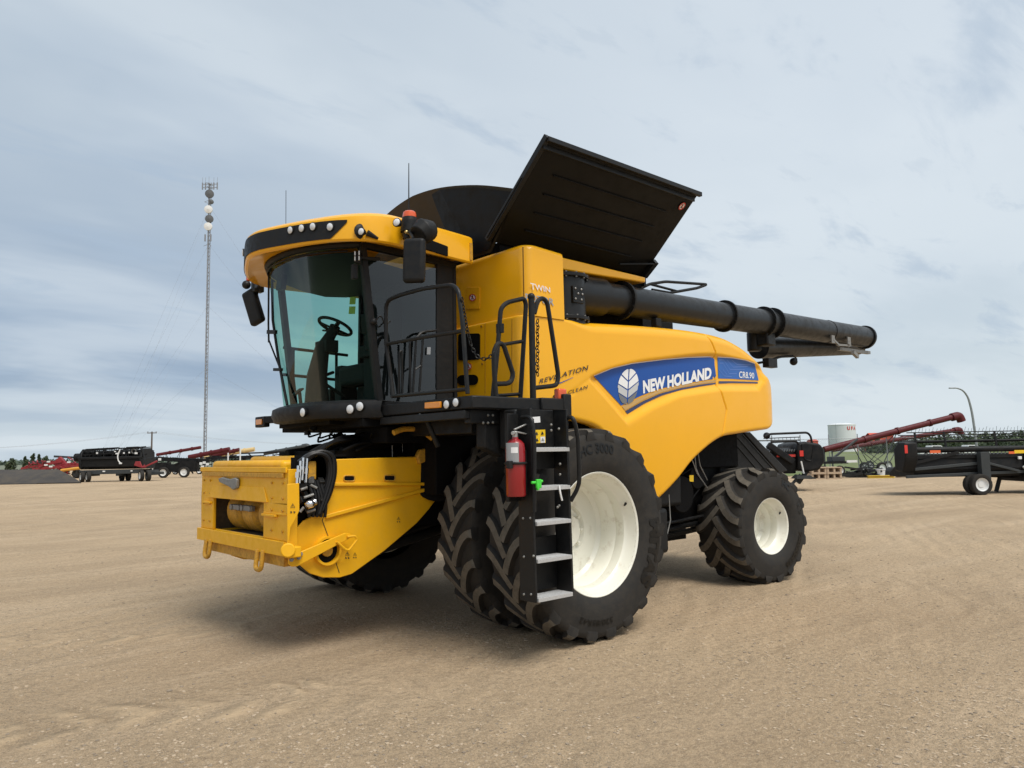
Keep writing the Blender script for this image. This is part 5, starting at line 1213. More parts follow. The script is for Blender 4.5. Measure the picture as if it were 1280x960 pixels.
for a in (108, 182):
    m = MB(); m.prism([(ux(a), y, z) for y, z in ((-1.0, uz(585)), (-1.1, uz(573)), (-.95, uz(565)), (-.6, uz(561)), (.6, uz(560.5)), (1.2, uz(566)), (1.2, uz(586)))], (.22, 0, 0)); m.build('end_shield', 'header_black', T, bevel=.06)
m = MB(); m.tube(fillet([(ux(165), -.9, uz(560)), (ux(184), -.95, uz(559.5)), (ux(187), -.95, uz(572))], .3), .07, 6); m.cyl((ux(96.5), -.2, uz(571)), (ux(106), -.2, uz(571)), .33, n=12); m.build('header_arm', 'header_black', T)
m = MB(); m.beam((ux(108), -.8, uz(589.5)), (ux(184), -.8, uz(589)), .25, .35); m.beam((ux(108), .9, uz(589.5)), (ux(184), .9, uz(589)), .25, .30); m.box(ux(186), ux(204), -.3, .3, .5, .72)
for a in (115, 152, 189): m.box(ux(a), ux(a)+.3, -.8, .8, .45, uz(588))
m.build('trailer_frame', 'header_grey', T, bevel=.02)
for a in (112.5, 120, 149.5, 157.5, 185, 193.5): bg_wheel(T, (ux(a), (-1.0 if a not in (149.5, 157.5) else .5), .44), .44, .30, 'white_paint' if a in (112.5, 120, 185) else 'header_grey', axis=(.75, .66, 0))
m = MB(); m.hexa([(ux(176), -1.1, uz(582)), (ux(186), -1.1, uz(585)), (ux(188), -.6, uz(585)), (ux(178), -.6, uz(582)), (ux(178), -1.1, uz(577)), (ux(184), -1.1, uz(577)), (ux(185), -.6, uz(578)), (ux(179), -.6, uz(577))]); m.beam((ux(186), -.6, uz(584)), (ux(200), -.4, uz(577)), .12, .14); m.build('hitch_guard', 'machine_red', T, bevel=.03)
m = MB(); m.tube(fillet([(ux(158.5), -1.05, uz(562)), (ux(156), -1.12, uz(570)), (ux(157), -1.1, uz(576)), (ux(160), -1.08, uz(579))], .2), .05, 6); m.obox((ux(160), -1.1, uz(579)), (.2, .1, .12)); m.build('hose_strap', 'white_paint', T)
m = MB()
for a, b in ((130, 566), (152, 564.5), (154.5, 567), (163, 566.5), (169.5, 566), (178, 567), (139, 588.5), (173, 588.5)): m.obox((ux(a), -1.0, uz(b)), (random.uniform(.1, .22), .06, random.uniform(.08, .15)))
m.build_each('pale_fitting', 'white_paint', T)
m = MB(); m.lathe([(.20, -.03), (.20, .03), (.13, .03), (.13, -.03)], (ux(175), -1.0, uz(564.5)), (0, 1, 0), 18); m.build('pulley', 'dull_steel', T)

# black machines further left-behind
D4 = 71.; S4 = D4/FPX; R4 = GD(195, D4)
T = thing('seed_drill', 'low black machine on two white rimmed wheels left of the yellow feeder', 'farm machine', R4, RZ)
vx = lambda a: (a-195)*S4; vz = lambda a: CAM.z + (574.5-a)*S4
m = MB(); m.beam((vx(190), 0, vz(573)), (vx(262), 0, vz(577)), .3, .35); m.beam((vx(195), -.3, vz(585)), (vx(250), -.3, vz(585)), .4, .7); m.box(vx(226), vx(248), -.6, .4, vz(590), vz(576)); m.box(vx(197), vx(212), -.6, .4, vz(589), vz(578))
for i in range(26):
    a = random.uniform(192, 262); b = random.uniform(572, 590); m.beam((vx(a), random.uniform(-.7, .4), vz(b)), (vx(a)+random.uniform(-.7, .7), random.uniform(-.7, .4), vz(b)+random.uniform(-.4, .3)), .09, .09)
m.build('drill_frame', 'header_black', T)
for a in (209.5, 235): bg_wheel(T, (vx(a), -.7, .50), .50, .30)
m = MB()
for a, b in ((196, 579), (205, 574), (256, 580), (260, 579), (264, 581), (258, 584)): m.obox((vx(a), -.8, vz(b)), (.25, .08, .22))
m.beam((vx(197), -.75, vz(580)), (vx(196), -.75, vz(588)), .08, .06); m.build_each('pale_fitting', 'white_paint', T)
# more of the implement row behind the feeder
D5 = 76.; R5 = GD(255, D5)
T = thing('seed_drill', 'dark tangle of folded seeding frames behind the yellow feeder house', 'farm machine', R5, RZ)
S5 = D5/FPX; wx = lambda a: (a-255)*S5; wz = lambda a: CAM.z+(574-a)*S5
m = MB()
for i in range(60):
    a = random.uniform(258, 385); b = random.uniform(570, 586); m.beam((wx(a), random.uniform(-.8, .8), wz(b)), (wx(a)+random.uniform(-1.4, 1.4), random.uniform(-.8, .8), wz(b)+random.uniform(-.5, .3)), .09, .09)
m.beam((wx(258), 0, wz(573)), (wx(330), 0, wz(572)), .25, .25); m.beam((wx(300), 0, wz(568)), (wx(395), 0, wz(566)), .12, .14)
m.build('folded_frame', 'header_black', T)
m = MB()
for x, y0, y1 in ((289.5, 590, 567), (304.5, 590, 561)): m.tube([(wx(x), -.9, wz(y0)), (wx(x), -.9, wz(y1))], .07, 6)
m.build_each('marker_rod', 'white_paint', T)
for a in (275, 330): bg_wheel(T, (wx(a), 0, .5), .5, .3)

# grain augers: a tube on an A-frame with wheels
def grain_auger(label, p0, p1, depth, r, mt, group=None, hood=True, d1=None):
    a = PD(*p0, depth); b = PD(*p1, d1 or depth); base = V((lerp(a.x, b.x, .4), lerp(a.y, b.y, .4), 0))
    T = thing('grain_auger', label, 'grain auger', base, 0, group)
    m = MB(); m.cyl(a, b, r, n=16)
    for t in (.3, .55, .8): q = a.lerp(b, t); e = (b-a).normalized(); m.cyl(q-e*.08, q+e*.08, r*1.25, n=16)
    loc_build(m, base, 'auger_tube', mt, T)
    if hood:
        m = MB(); e = (b-a).normalized(); m.tube(fillet([b-e*.3, b+e*r*1.6, b+e*r*2.4+V((0, 0, -r*2.2))], r*2), r*1.4, 12); loc_build(m, base, 'spout', mt, T)
    m = MB(); q = a.lerp(b, .55); g = a.lerp(b, .35); sd = V((b-a)).cross(V((0, 0, 1))).normalized()*.9
    for s in (-1, 1): m.beam(q, V((g.x, g.y, .35))+sd*s, .045, .045); m.beam(a.lerp(b, .2), V((g.x, g.y, .35))+sd*s, .04, .04)
    m.beam(V((g.x, g.y, .35))-sd, V((g.x, g.y, .35))+sd, .08, .08); m.beam(V((a.x, a.y, 0.02)), a, .08, .08)
    loc_build(m, base, 'undercarriage', 'header_grey', T)
    ax_ = tuple(sd.normalized())
    for s in (-1, 1):
        c = V((g.x, g.y, .35))+sd*s-base; bg_wheel(T, c, .35, .2, axis=ax_)
    return T
grain_auger('upper of the two big dark red grain augers rising to the right with a spout', (1030, 562), (1194, 520.5), 50, .20, 'auger_red', d1=52)
grain_auger('lower dark red grain auger beneath the longer one at right', (1040, 562.5), (1196, 537.5), 54, .16, 'auger_red', d1=57)
grain_auger('thin dark red grain auger rising left of the tall lattice mast', (196, 568.5), (251, 559.2), 84, .17, 'auger_red', hood=False)
grain_auger('dark red grain auger crossing in front of the mast base', (236, 571.5), (287, 561.5), 86, .26, 'auger_red', hood=False)
grain_auger('dark red grain auger just above the front of the yellow feeder', (265, 570.5), (299, 562), 88, .22, 'auger_red', hood=False)
grain_auger('cream coloured grain auger between the red ones left of the harvester', (256, 571.8), (318, 561.5), 90, .26, 'cream_auger', hood=False)
grain_auger('grey black grain auger with its spout above the yellow feeder house', (330, 567), (381, 557.8), 90, .22, 'header_grey')

# red cultivator and rubber belting at the left edge
D6 = 75.; S6 = D6/FPX; R6 = GD(25, D6)
T = thing('cultivator', 'red folded tillage implement with a yellow orange beam at the left', 'farm machine', R6, RZ)
cx_ = lambda a: (a-25)*S6; cz_ = lambda a: CAM.z+(577-a)*S6
m = MB(); m.beam((cx_(28), 0, cz_(585)), (cx_(80), -.2, cz_(577)), .2, .2); m.beam((cx_(45), -.4, cz_(586)), (cx_(108), -.6, cz_(582)), .2, .25); m.beam((cx_(60), .5, cz_(578)), (cx_(107), .2, cz_(583)), .22, .35); m.beam((cx_(72), 0, cz_(575)), (cx_(86), 0, cz_(590)), .4, .9)
for i in range(42):
    a = random.uniform(36, 100); b = random.uniform(575, 590); m.beam((cx_(a), random.uniform(-.8, .8), cz_(b)), (cx_(a)+random.uniform(-.6, .6), random.uniform(-.8, .8), cz_(b)+random.uniform(-.45, .35)), .10, .10)
m.build('main_frame', 'machine_red', T)
m = MB()
for i in range(16): a = 30+i*4.6; m.tube(fillet([(cx_(a), -.5, cz_(585)), (cx_(a)+.15, -.5, cz_(590)), (cx_(a)-.1, -.5, cz_(595))], .1), .035, 5)
m.beam((cx_(62), .8, cz_(570.5)), (cx_(97), .8, cz_(573)), .15, .2); m.beam((cx_(32), .6, cz_(577.5)), (cx_(55), .6, cz_(578.5)), .12, .3); m.build('shank', 'header_grey', T)
m = MB(); m.cyl((cx_(85), -1.0, cz_(588)), (cx_(108), -1.0, cz_(585.5)), .14, n=12); m.build('roller', 'orange_yellow', T)
m = MB()
for a, b in ((52, 588), (66, 581), (72, 583), (94, 578), (69, 577)): m.obox((cx_(a), -1.0, cz_(b)), (.3, .08, .15))
m.build_each('pale_fitting', 'white_paint', T)
for a in (60, 95): bg_wheel(T, (cx_(a), .3, .45), .45, .3, 'header_grey')
D7 = 58.; R7 = GD(0, D7); S7 = D7/FPX
T = thing('belt_sheet', 'heap of flat brown black rubber belting sloping down to the gravel', 'rubber sheeting', R7, RZ)
for j, (xa, xb, xc, sh) in enumerate(((-10., -.2, -3.6, .0), (-3.2, 2.9, -.7, .02), (.0, 6.25, 2.6, .05))):
    m = MB(); q = [(xa, sh*2, .0), (xb, sh*2-.1*(j == 0), 0), (xc if j else xb-2.4, 3.2, 1.0), (xa-2, 3.2, 1.05)]
    if j: q[3] = (xa-3.6, 3.2, 1.0+.02*j)
    P = []
    for u in range(9):
        row = []
        for v in range(9):
            a = V(q[0]).lerp(V(q[1]), u/8); b = V(q[3]).lerp(V(q[2]), u/8); p = a.lerp(b, v/8); p.z += .05*math.sin(v/8*PI)+.03*mn.noise(p*.8)+.02+.02*j if v else .03*j; row.append(p)
        P.append(row)
    m.grid(P); bot = [[V((p.x, p.y, -.05)) for p in r] for r in P]
    for r_, b_ in ((P[0], bot[0]), (P[-1], bot[-1])): m.grid([r_, b_])
    m.grid([[r[-1] for r in P], [r[-1] for r in bot]]); m.build('sheet', 'belt_rubber', T, sharp=40)

heap('scrap_heap', 'low dark row of implement parts behind the belting at the far left edge', 'scrap', 10, 70, 6.0, 1.1, 1.5, 70, 'header_black') if False else None
# mast with dishes and guy wires, utility pole with wires
DM = 150.; BM = GD(256, DM); SM = DM/FPX
T = thing('radio_mast', 'tall thin guyed radio mast carrying round dishes left of the harvester', 'radio mast', BM, RZ)
mz = lambda a: CAM.z + (574-a)*SM
H_ = mz(219); m = MB()
for k in range(3):
    a = 2*PI*k/3; m.tube([(math.cos(a)*.30, math.sin(a)*.30, 0), (math.cos(a)*.26, math.sin(a)*.26, H_)], .075, 6)
for i in range(70):
    z0, z1 = H_*i/70, H_*(i+1)/70
    for k in range(3):
        a, b = 2*PI*k/3, 2*PI*((k+1) % 3)/3
        if i % 2: a, b = b, a
        m.tube([(math.cos(a)*.28, math.sin(a)*.28, z0), (math.cos(b)*.28, math.sin(b)*.28, z1)], .035, 4)
m.build('lattice', 'mast_steel', T)
for y, r, mt, dx in ((234.5, .85, 'dish_dark', .1), (255, .80, 'white_paint', -.05), (267.5, .80, 'dish_dark', .15), (277.5, .80, 'white_paint', -.05), (245, .45, 'dish_dark', .5)):
    m = MB(); m.lathe([(.001, 0), (r*.6, -.06), (r, -.12), (r, -.5), (.2, -.75), (.001, -.75)], (dx, -.55, mz(y)), (.15, -1, -.05), 24); m.build('dish', mt, T, bevel=0)
m = MB()
for y, w in ((225.5, 1.5), (221, 1.5)):
    m.beam((-w, 0, mz(y)), (w, 0, mz(y)), .10, .10); m.beam((-.3, -w*.6, mz(y)), (.3, w*.6, mz(y)), .10, .10)
for x in (-1.5, -.9, .8, 1.5): m.box(x-.10, x+.10, -.1, .1, mz(228), mz(219)); m.tube([(x, 0, mz(220)), (x, 0, mz(212))], .03, 5)
m.tube([(-.2, 0, mz(220)), (-.2, 0, mz(211))], .03, 5); m.tube([(-.9, -.3, mz(245)), (0, 0, mz(242)), (0, 0, mz(247)), (-.9, -.3, mz(245))], .05, 5); m.tube([(-.9, -.3, mz(303)), (0, 0, mz(300)), (.6, -.2, mz(303))], .05, 5)
for dx in (-.6, .55): m.box(dx-.12, dx+.12, -.5, -.3, mz(297), mz(288))
m.build_each('antenna_bracket', 'mast_steel', T)
m = MB()
for y, sp in ((250, .52), (300, .50), (380, .46), (460, .4)):
    for k in (0, 1, 2):
        a = 2*PI*k/3+PI*.17; zz = mz(y); dd = H_*.62; m.tube([(0, 0, zz), (math.cos(a)*dd, math.sin(a)*dd, 0)], .010, 4)
m.build('guy_wire', 'mast_steel', T)
DP = 120.; BP = GD(189.5, DP); SP = DP/FPX
T = thing('utility_pole', 'dark wooden utility pole with one crossarm in the left distance', 'utility pole', BP, RZ)
pz = lambda a: CAM.z+(575-a)*SP
m = MB(); m.cyl((0, 0, 0), (0, 0, pz(540)), .16, .11, 10); m.build('pole', 'wood_pole', T)
m = MB(); m.beam((-.75, 0, pz(541.5)), (.75, 0, pz(541.5)), .12, .12)
for x in (-.65, 0, .65): m.cyl((x, 0, pz(541)), (x, 0, pz(539.5)), .05, n=6)
m.build('crossarm', 'wood_pole', T)
m = MB()
for s in (-1, 1):
    for x in (-.65, .65):
        m.tube([(x+s*60*t, 14*t*s, pz(540)-2.2*4*t*(1-t)-.6*t) for t in [i/10 for i in range(11)]], .010, 4)
m.build_each('wire', 'grey_pole', T)

# ---------------------------------------------------------- right background
DT = 320.; BT = GD(1053.5, DT); ST_ = DT/FPX; tz = lambda a: CAM.z+(560-a)*ST_
T = thing('storage_tank', 'white round storage tank with red letters near the top', 'tank', BT, RZ)
rT = 16.2*ST_; m = MB(); m.lathe([(.001, tz(529)), (rT*.5, tz(529.3)), (rT, tz(531)), (rT*1.015, tz(531.3)), (rT*1.015, tz(532)), (rT, tz(532.2)), (rT, 0)], (0, 0, 0), (0, 0, 1), 40); m.build('tank_shell', 'tank_white', T)
def tank_fn(u, v): a = -PI/2 + lerp(-.02, .80, u); return V((math.cos(a)*(rT+.08), math.sin(a)*(rT+.08), lerp(tz(538), tz(533.8), v)))
text_obj('tank_lettering', 'U F A', tank_fn, 'red_ring', T, .04)
m = MB(); m.tube([(-rT*.75, -rT*.66-.2, 0), (-rT*.75, -rT*.66-.2, tz(530))], .04, 5); m.build('tank_ladder', 'grey_pole', T)
def shed(label, pxa, pxb, y0, y1, D, mt):
    B_ = GD((pxa+pxb)/2, D); s = D/FPX; w = (pxb-pxa)*s/2; h = CAM.z+(560-y0)*s; hr = CAM.z+(560-y1)*s
    T = thing('shed', label, 'shed', B_, RZ); m = MB(); m.box(-w, w, -2.5, 2.5, 0, h); m.build('wall', mt, T)
    m = MB(); m.prism([(-w-.15, -2.7, h-.05), (-w-.15, 0, hr), (-w-.15, 2.7, h-.05), (-w-.15, 2.7, h+.08), (-w-.15, 0, hr+.13), (-w-.15, -2.7, h+.08)], (2*w+.3, 0, 0)); m.build('roof', mt, T)
    m = MB(); m.box(-.9, .9, -2.53, -2.49, 0, h*.75); m.build('door', 'white_paint', T)
shed('orange red shed beside the white round tank', 1086, 1114, 546, 542.5, 320, 'shed_red')
shed('lower orange red shed partly hidden by the grain augers', 1060, 1084, 550, 548, 340, 'shed_red')
shed('small red hut left of the white round tank', 1012, 1020, 551, 549.5, 300, 'shed_red')
# street light
BL = GD(1222, 78); sL = 78/FPX; lz = lambda a: CAM.z+(557.5-a)*sL
T = thing('street_lamp', 'tall grey street lamp with curved arm above the black header', 'street lamp', BL, RZ)
lp = [(0, 0, 0), (-.25, 0, lz(525)), (-.5, 0, lz(503)), (-.75, 0, lz(494)), (-1.15, 0, lz(488)), (-1.7, 0, lz(485.2)), (-2.05, 0, lz(485.2))]
m = MB(); m.tube(smooth_tab(lp, 4), [lerp(.13, .06, i/(len(smooth_tab(lp, 4))-1)) for i in range(len(smooth_tab(lp, 4)))], 8); m.build('pole', 'grey_pole', T)
m = MB(); m.obox((-2.2, 0, lz(485)), (.6, .22, .12)); m.build('lamp_head', 'grey_pole', T, bevel=.03)
# chain-link fence along the yard edge
DF = 52.
for i, (a, b) in enumerate(((930, 1145),)):
    A_, B_ = GD(a, DF), GD(b, DF-1); T = thing('wire_fence', 'chain link fence with thin posts between the yard and the grass', 'fence', A_); e = (B_-A_); L_ = e.length; e.normalize()
    npost = 6
    for k in range(npost+1):
        p = e*(L_*k/npost); m = MB(); m.cyl(p, p+V((0, 0, 2.6)), .035, n=8); m.build('post', 'grey_pole', T)
    m = MB()
    for z in (.1, 1.2, 2.3): m.tube([V((0, 0, z)), e*L_+V((0, 0, z))], .015 if z > 2 else .008, 4)
    k = 0; st = .14
    while k*st < L_+2.2:
        for s in (1, -1):
            x0_, x1_ = k*st, k*st-s*2.2
            z0, z1 = .1, 2.3
            if s > 0:
                if x1_ < 0: z1 = z0+x0_*1.0; x1_ = 0
                if x0_ > L_: continue
            else:
                if x0_ > L_: continue
                if x1_ > L_: z1 = z0+(L_-x0_); x1_ = L_
            m.tube([e*x0_+V((0, 0, z0)), e*x1_+V((0, 0, z1))], .0035, 3, caps=False)
        k += 1
    m.build('wire_mesh', 'grey_pole', T)

# pallets in two tiers
def pallet(label, px_, D, z0, w=.80, h=.32):
    B_ = GD(px_, D); B_.z = z0; T = thing('wooden_pallet', label, 'pallet', B_, RZ, 'pale wooden pallets at the yard edge'); m = MB()
    for y in (-.45, -.22, 0, .22, .45): m.box(-w/2, w/2, y-.09, y+.09, h-.05, h)
    for x in (-w/2+.05, 0, w/2-.05): m.box(x-.05, x+.05, -.5, .5, .06, h-.055)
    m.box(-w/2, w/2, -.5, -.3, 0, .055); m.box(-w/2, w/2, .3, .5, 0, .055); m.build('deck_boards', 'pallet_wood', T)
for px_, z0, lb in ((1017.5, 0, 'lower pale wooden pallet at the left of the low pallet block'), (1036.5, 0, 'lower pale wooden pallet at the right of the low pallet block'), (1018, .325, 'upper pale wooden pallet beside the black header shield'), (1036.8, .325, 'upper pale wooden pallet beside the dark scrap heap')): pallet(lb, px_, 42, z0)
R_ = GD(1040, 47); T = thing('flat_trailer', 'low black flat trailer deck behind the wooden pallets', 'trailer', R_, RZ); s = 47/FPX
m = MB(); m.box(-24*s, 14*s, -.6, .6, .72, .86); m.build('deck', 'header_black', T)
m = MB(); m.box(-4*s, 12*s, -.4, .4, .86, 1.15); m.beam((2*s, 0, 1.1), (36*s, .4, 2.2), .12, .12); m.build('winch', 'header_grey', T, bevel=.02)
m = MB(); m.box(12*s, 25*s, -.62, -.5, .78, .92); m.build('tail_board', 'white_paint', T)
for a in (-15, 5): bg_wheel(T, (a*s, -.4, .3), .3, .2)
rs2 = random.Random(3)
def heap(name, label, cat, px_, D, w, h, dpt, n, mt):
    B_ = GD(px_, D); T = thing(name, label, cat, B_, RZ); m = MB()
    for i in range(n):
        t = rs2.random(); x = rs2.uniform(-w, w)/2; zz = h*(1-abs(x)/(w/2)*.8)*rs2.random()
        a = V((x, rs2.uniform(-dpt, dpt)/2, max(.05, zz))); b = a+V((rs2.uniform(-.9, .9), rs2.uniform(-.3, .3), rs2.uniform(-.12, .2))); b.z = max(.03, b.z); m.beam(a, b, rs2.uniform(.05, .14), rs2.uniform(.05, .16))
    m.box(-w*.3, w*.3, -dpt*.4, dpt*.4, 0, h*.45); m.build('scrap', mt, T)
heap('scrap_heap', 'dark heap of black steel scrap between the pallets and white bucket', 'scrap', 1077, 43, 1.9, .55, 1., 60, 'heap_black')
R_ = GD(1099, 42.5); T = thing('bucket', 'white plastic tub standing right of the dark scrap heap', 'tub', R_, RZ); m = MB(); m.lathe([(.001, .02), (.20, .02), (.20, 0), (.24, .42), (.26, .42), (.26, .46), (.22, .46), (.20, .06), (.001, .06)], (0, 0, 0), (0, 0, 1), 20); m.build('tub', 'white_paint', T)
m = MB(); m.tube([(math.cos(a)*.25, 0, .42+math.sin(a)*.1) for a in [PI*i/8 for i in range(9)]], .01, 5); m.build('handle', 'grey_pole', T)
R_ = GD(1099, 41.5); T = thing('steel_beam', 'yellow steel beam lying on the gravel by the scrap heap', 'beam', R_, RZ); m = MB(); m.box(-.72, .72, -.12, .12, 0, .03); m.box(-.72, .72, -.015, .015, .03, .12); m.box(-.72, .72, -.12, .12, .12, .15); m.build('beam', 'yellow_bar', T, bevel=.004)
R_ = GD(1114, 44); T = thing('covered_bale', 'small black wrapped bundle at the foot of the right black header', 'bundle', R_, RZ); m = MB(); m.prism([(x, -.4, z) for x, z in ((-.42, 0), (-.36, .30), (-.15, .50), (.25, .52), (.40, .40), (.42, 0))], (0, .8, 0)); m.build('wrap', 'heap_black', T, bevel=.1, seg=3); m = MB(); m.tube([(-.05, -.42, 0), (-.05, -.42, .48), (-.05, .42, .52), (-.05, .42, 0)], .015, 5); m.build('strap', 'header_grey', T)
for i, (a, b, D, z, r, lb) in enumerate(((1118, 1190, 42, .17, .17, 'thick grey brown log lying beneath the right black header'), (1120, 1175, 43.5, .36, .13, 'thinner log resting on top of the log row behind'), (1165, 1268, 43, .15, .15, 'long pale log behind the transport wheel of the right header'))):
    A_, B_ = GD(a, D), GD(b, D); q = A_.lerp(B_, .5); o = MB(); n_ = 8
    o.tube([A_.lerp(B_, t/n_)+V((0, 0, z))+V((0, 0, .02*math.sin(t*2))) for t in range(n_+1)], [r*(1-.25*t/n_) for t in range(n_+1)], 10); T = loc_build(o, q, 'log', 'log_wood', None); T.location = q; tag(T, lb, 'log')
R_ = GD(1182, 46); o = MB(); P = [[V(((u-4)*.24, (v-2)*.25, max(.0, (.42+.12*mn.noise(V((u*.7, v*.7, 2))))*math.sin(PI*min(1, max(0, v/4)))*math.sin(PI*u/8)**.5))) for v in range(5)] for u in range(9)]; o.grid(P); T = o.build('tarpaulin', 'blue_tarp', None); T.location = R_; T.rotation_euler = (0, 0, RZ); tag(T, 'crumpled blue tarpaulin seen under the right black header', 'tarpaulin')
R_ = GD(1150, 44.5); T = thing('tyre', 'old black tyre lying flat left of the blue tarpaulin', 'tyre', R_, RZ); m = MB(); m.lathe([(.26, .05), (.40, .02), (.46, .08), (.46, .20), (.40, .26), (.26, .23), (.26, .05)], (0, 0, 0), (0, 0, 1), 24); m.build('carcass', 'rubber', T)
# white pickups on the far side
def pickup(label, px_, D):
    B_ = GD(px_, D); T = thing('pickup_truck', label, 'pickup truck', B_, RZ); m = MB()
    m.prism([(x, -.9, z) for x, z in ((-2.6, .5), (2.6, .5), (2.6, 1.0), (1.3, 1.1), (.7, 1.75), (-.7, 1.78), (-.9, 1.15), (-2.6, 1.15))], (0, 1.8, 0)); m.build('body', 'white_paint', T, bevel=.06)
    m = MB(); m.prism([(x, -.91, z) for x, z in ((1.1, 1.15), (.62, 1.66), (-.6, 1.68), (-.72, 1.15))], (0, 1.82, 0)); m.build('window', 'dark_inside', T)
    for x in (-1.7, 1.7): bg_wheel(T, (x, -.8, .38), .38, .25); bg_wheel(T, (x, .8, .38), .38, .25)
pickup('white pickup truck far behind the reel, left one of two', 1167, 115); pickup('white pickup truck far behind the reel, nearest the street lamp', 1212, 118)

# trees: a far belt on the right (one mass), single small trees on the left
mat('leaf_light', (.085, .115, .055), .8, var=.3, scale=.3)
def leaves(m, c, rx, ry, rz_, n, s, rnd):
    for i in range(n):
        while True:
            q = V((rnd.uniform(-1, 1), rnd.uniform(-1, 1), rnd.uniform(-1, 1)))
            if q.length < 1: break
        q = V((c[0]+q.x*rx, c[1]+q.y*ry, max(.1, c[2]+q.z*rz_))); a = V((rnd.gauss(0, 1), rnd.gauss(0, 1), rnd.gauss(0, 1))).normalized(); b = a.orthogonal().normalized(); cc = a.cross(b); k = s*rnd.uniform(.6, 1.3)
        m.cur = 1 if rnd.random() < .35 else 0; m.add([q-b*k-cc*k*.7, q+b*k-cc*k*.5, q+cc*k], [(0, 1, 2)])
rt_ = random.Random(5); m = MB()
for i in range(120):
    px_ = 1085+i*4.2+rt_.uniform(-2, 2); D = rt_.uniform(185, 240); c = GD(px_, D); hh = rt_.uniform(3.4, 5.6)*(1 if px_ > 1150 else .62)
    leaves(m, (c.x, c.y, hh*.55), 2.6, 2.6, hh*.6, 150, .42, rt_)
struct(m.build('tree_belt', ['foliage', 'leaf_light'], recalc=False, merge=False), 'stuff')
m = MB()
for i in range(150):
    px_ = -60+i*4.2+rt_.uniform(-2, 2); D = rt_.uniform(420, 520); c = GD(px_, D); hh = rt_.uniform(1.6, 3.4)
    leaves(m, (c.x, c.y, hh*.5), 4, 4, hh*.55, 60, .7, rt_)
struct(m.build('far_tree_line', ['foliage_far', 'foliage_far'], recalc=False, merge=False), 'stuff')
def young_tree(label, px_, D, h, w, conical, mt):
    c = GD(px_, D); T = thing('tree', label, 'tree', c, 0, 'young trees at the left horizon'); m = MB(); m.tube([(0, 0, 0), (.05, 0, h*.5), (0, 0, h*.92)], [.12, .08, .02], 6)
    for k in range(6): a = k*1.1; m.tube([(0, 0, h*(.25+.1*k)), (math.cos(a)*w*.5, math.sin(a)*w*.5, h*(.35+.1*k))], [.04, .015], 4)
    m.build('trunk', 'bark', T); m = MB()
    for k in range(9):
        t = k/8; rr_ = w*(1-.85*t if conical else math.sin(PI*(.15+.75*t))); leaves(m, (rt_.uniform(-.1, .1), rt_.uniform(-.1, .1), h*(.14+.82*t)), rr_*.55, rr_*.55, h*.09, 60, .16, rt_)
    m.build('crown', mt, T, recalc=False, merge=False)
for px_, y, w, con, lb in ((33, 571, .9, True, 'slim young spruce, leftmost of the little trees above the belting'), (41.5, 567.5, 1.0, True, 'tallest young spruce among the little trees above the belting'), (49, 568.5, .9, True, 'young spruce right beside the tallest little tree'), (58, 571, 1.2, False, 'round topped young tree, rightmost above the red implement'), (15, 573, 1.4, False, 'low bushy tree near the left edge of the yard')):
    young_tree(lb, px_, 105, CAM.z+(577-y)*105/FPX, w, con, ['foliage', 'leaf_light'])
m = MB(); rb_ = random.Random(9)
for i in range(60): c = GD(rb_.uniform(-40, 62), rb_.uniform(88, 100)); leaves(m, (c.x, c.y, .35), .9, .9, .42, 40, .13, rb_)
struct(m.build('weeds', ['foliage_far', 'leaf_light'], recalc=False, merge=False), 'stuff')

# ---------------------------------------------------------- sky and sun
SUN_EL, SUN_DIR = math.radians(60), V((-.08, -1., 0)).normalized()
w = bpy.data.worlds.new('World'); scene.world = w; w.use_nodes = True; n = w.node_tree.nodes; l = w.node_tree.links
bgn = n['Background']; bgn.inputs['Strength'].default_value = .06
sky = n.new('ShaderNodeTexSky'); sky.sky_type = 'NISHITA'; sky.sun_disc = False; sky.sun_elevation = SUN_EL; sky.sun_rotation = math.atan2(SUN_DIR.x, SUN_DIR.y); sky.dust_density = 2.
l.new(sky.outputs[0], bgn.inputs['Color'])
tc = n.new('ShaderNodeTexCoord'); sep = n.new('ShaderNodeSeparateXYZ'); l.new(tc.outputs['Generated'], sep.inputs[0])
def mth(op, a, b=None, c=None):
    q = n.new('ShaderNodeMath'); q.operation = op
    for i, v in enumerate((a, b, c)):
        if v is None: continue
        if isinstance(v, (int, float)): q.inputs[i].default_value = v
        else: l.new(v, q.inputs[i])
    return q.outputs[0]
def mr(v, a, b, c=0., d=1.):
    q = n.new('ShaderNodeMapRange'); q.inputs['From Min'].default_value = a; q.inputs['From Max'].default_value = b; q.inputs['To Min'].default_value = c; q.inputs['To Max'].default_value = d; q.interpolation_type = 'SMOOTHSTEP'; l.new(v, q.inputs['Value']); return q.outputs['Result']
def mxc(f, a, b):
    q = n.new('ShaderNodeMix'); q.data_type = 'RGBA'
    if isinstance(f, (int, float)): q.inputs['Factor'].default_value = f
    else: l.new(f, q.inputs['Factor'])
    for s, v in (('A', a), ('B', b)):
        if isinstance(v, tuple): q.inputs[s].default_value = (*v, 1)
        else: l.new(v, q.inputs[s])
    return q.outputs['Result']
zz = mth('MAXIMUM', sep.outputs[2], 0.0); den = mth('ADD', zz, .16)
cmb = n.new('ShaderNodeCombineXYZ'); l.new(mth('DIVIDE', sep.outputs[0], den), cmb.inputs[0]); l.new(mth('DIVIDE', sep.outputs[1], den), cmb.inputs[1])
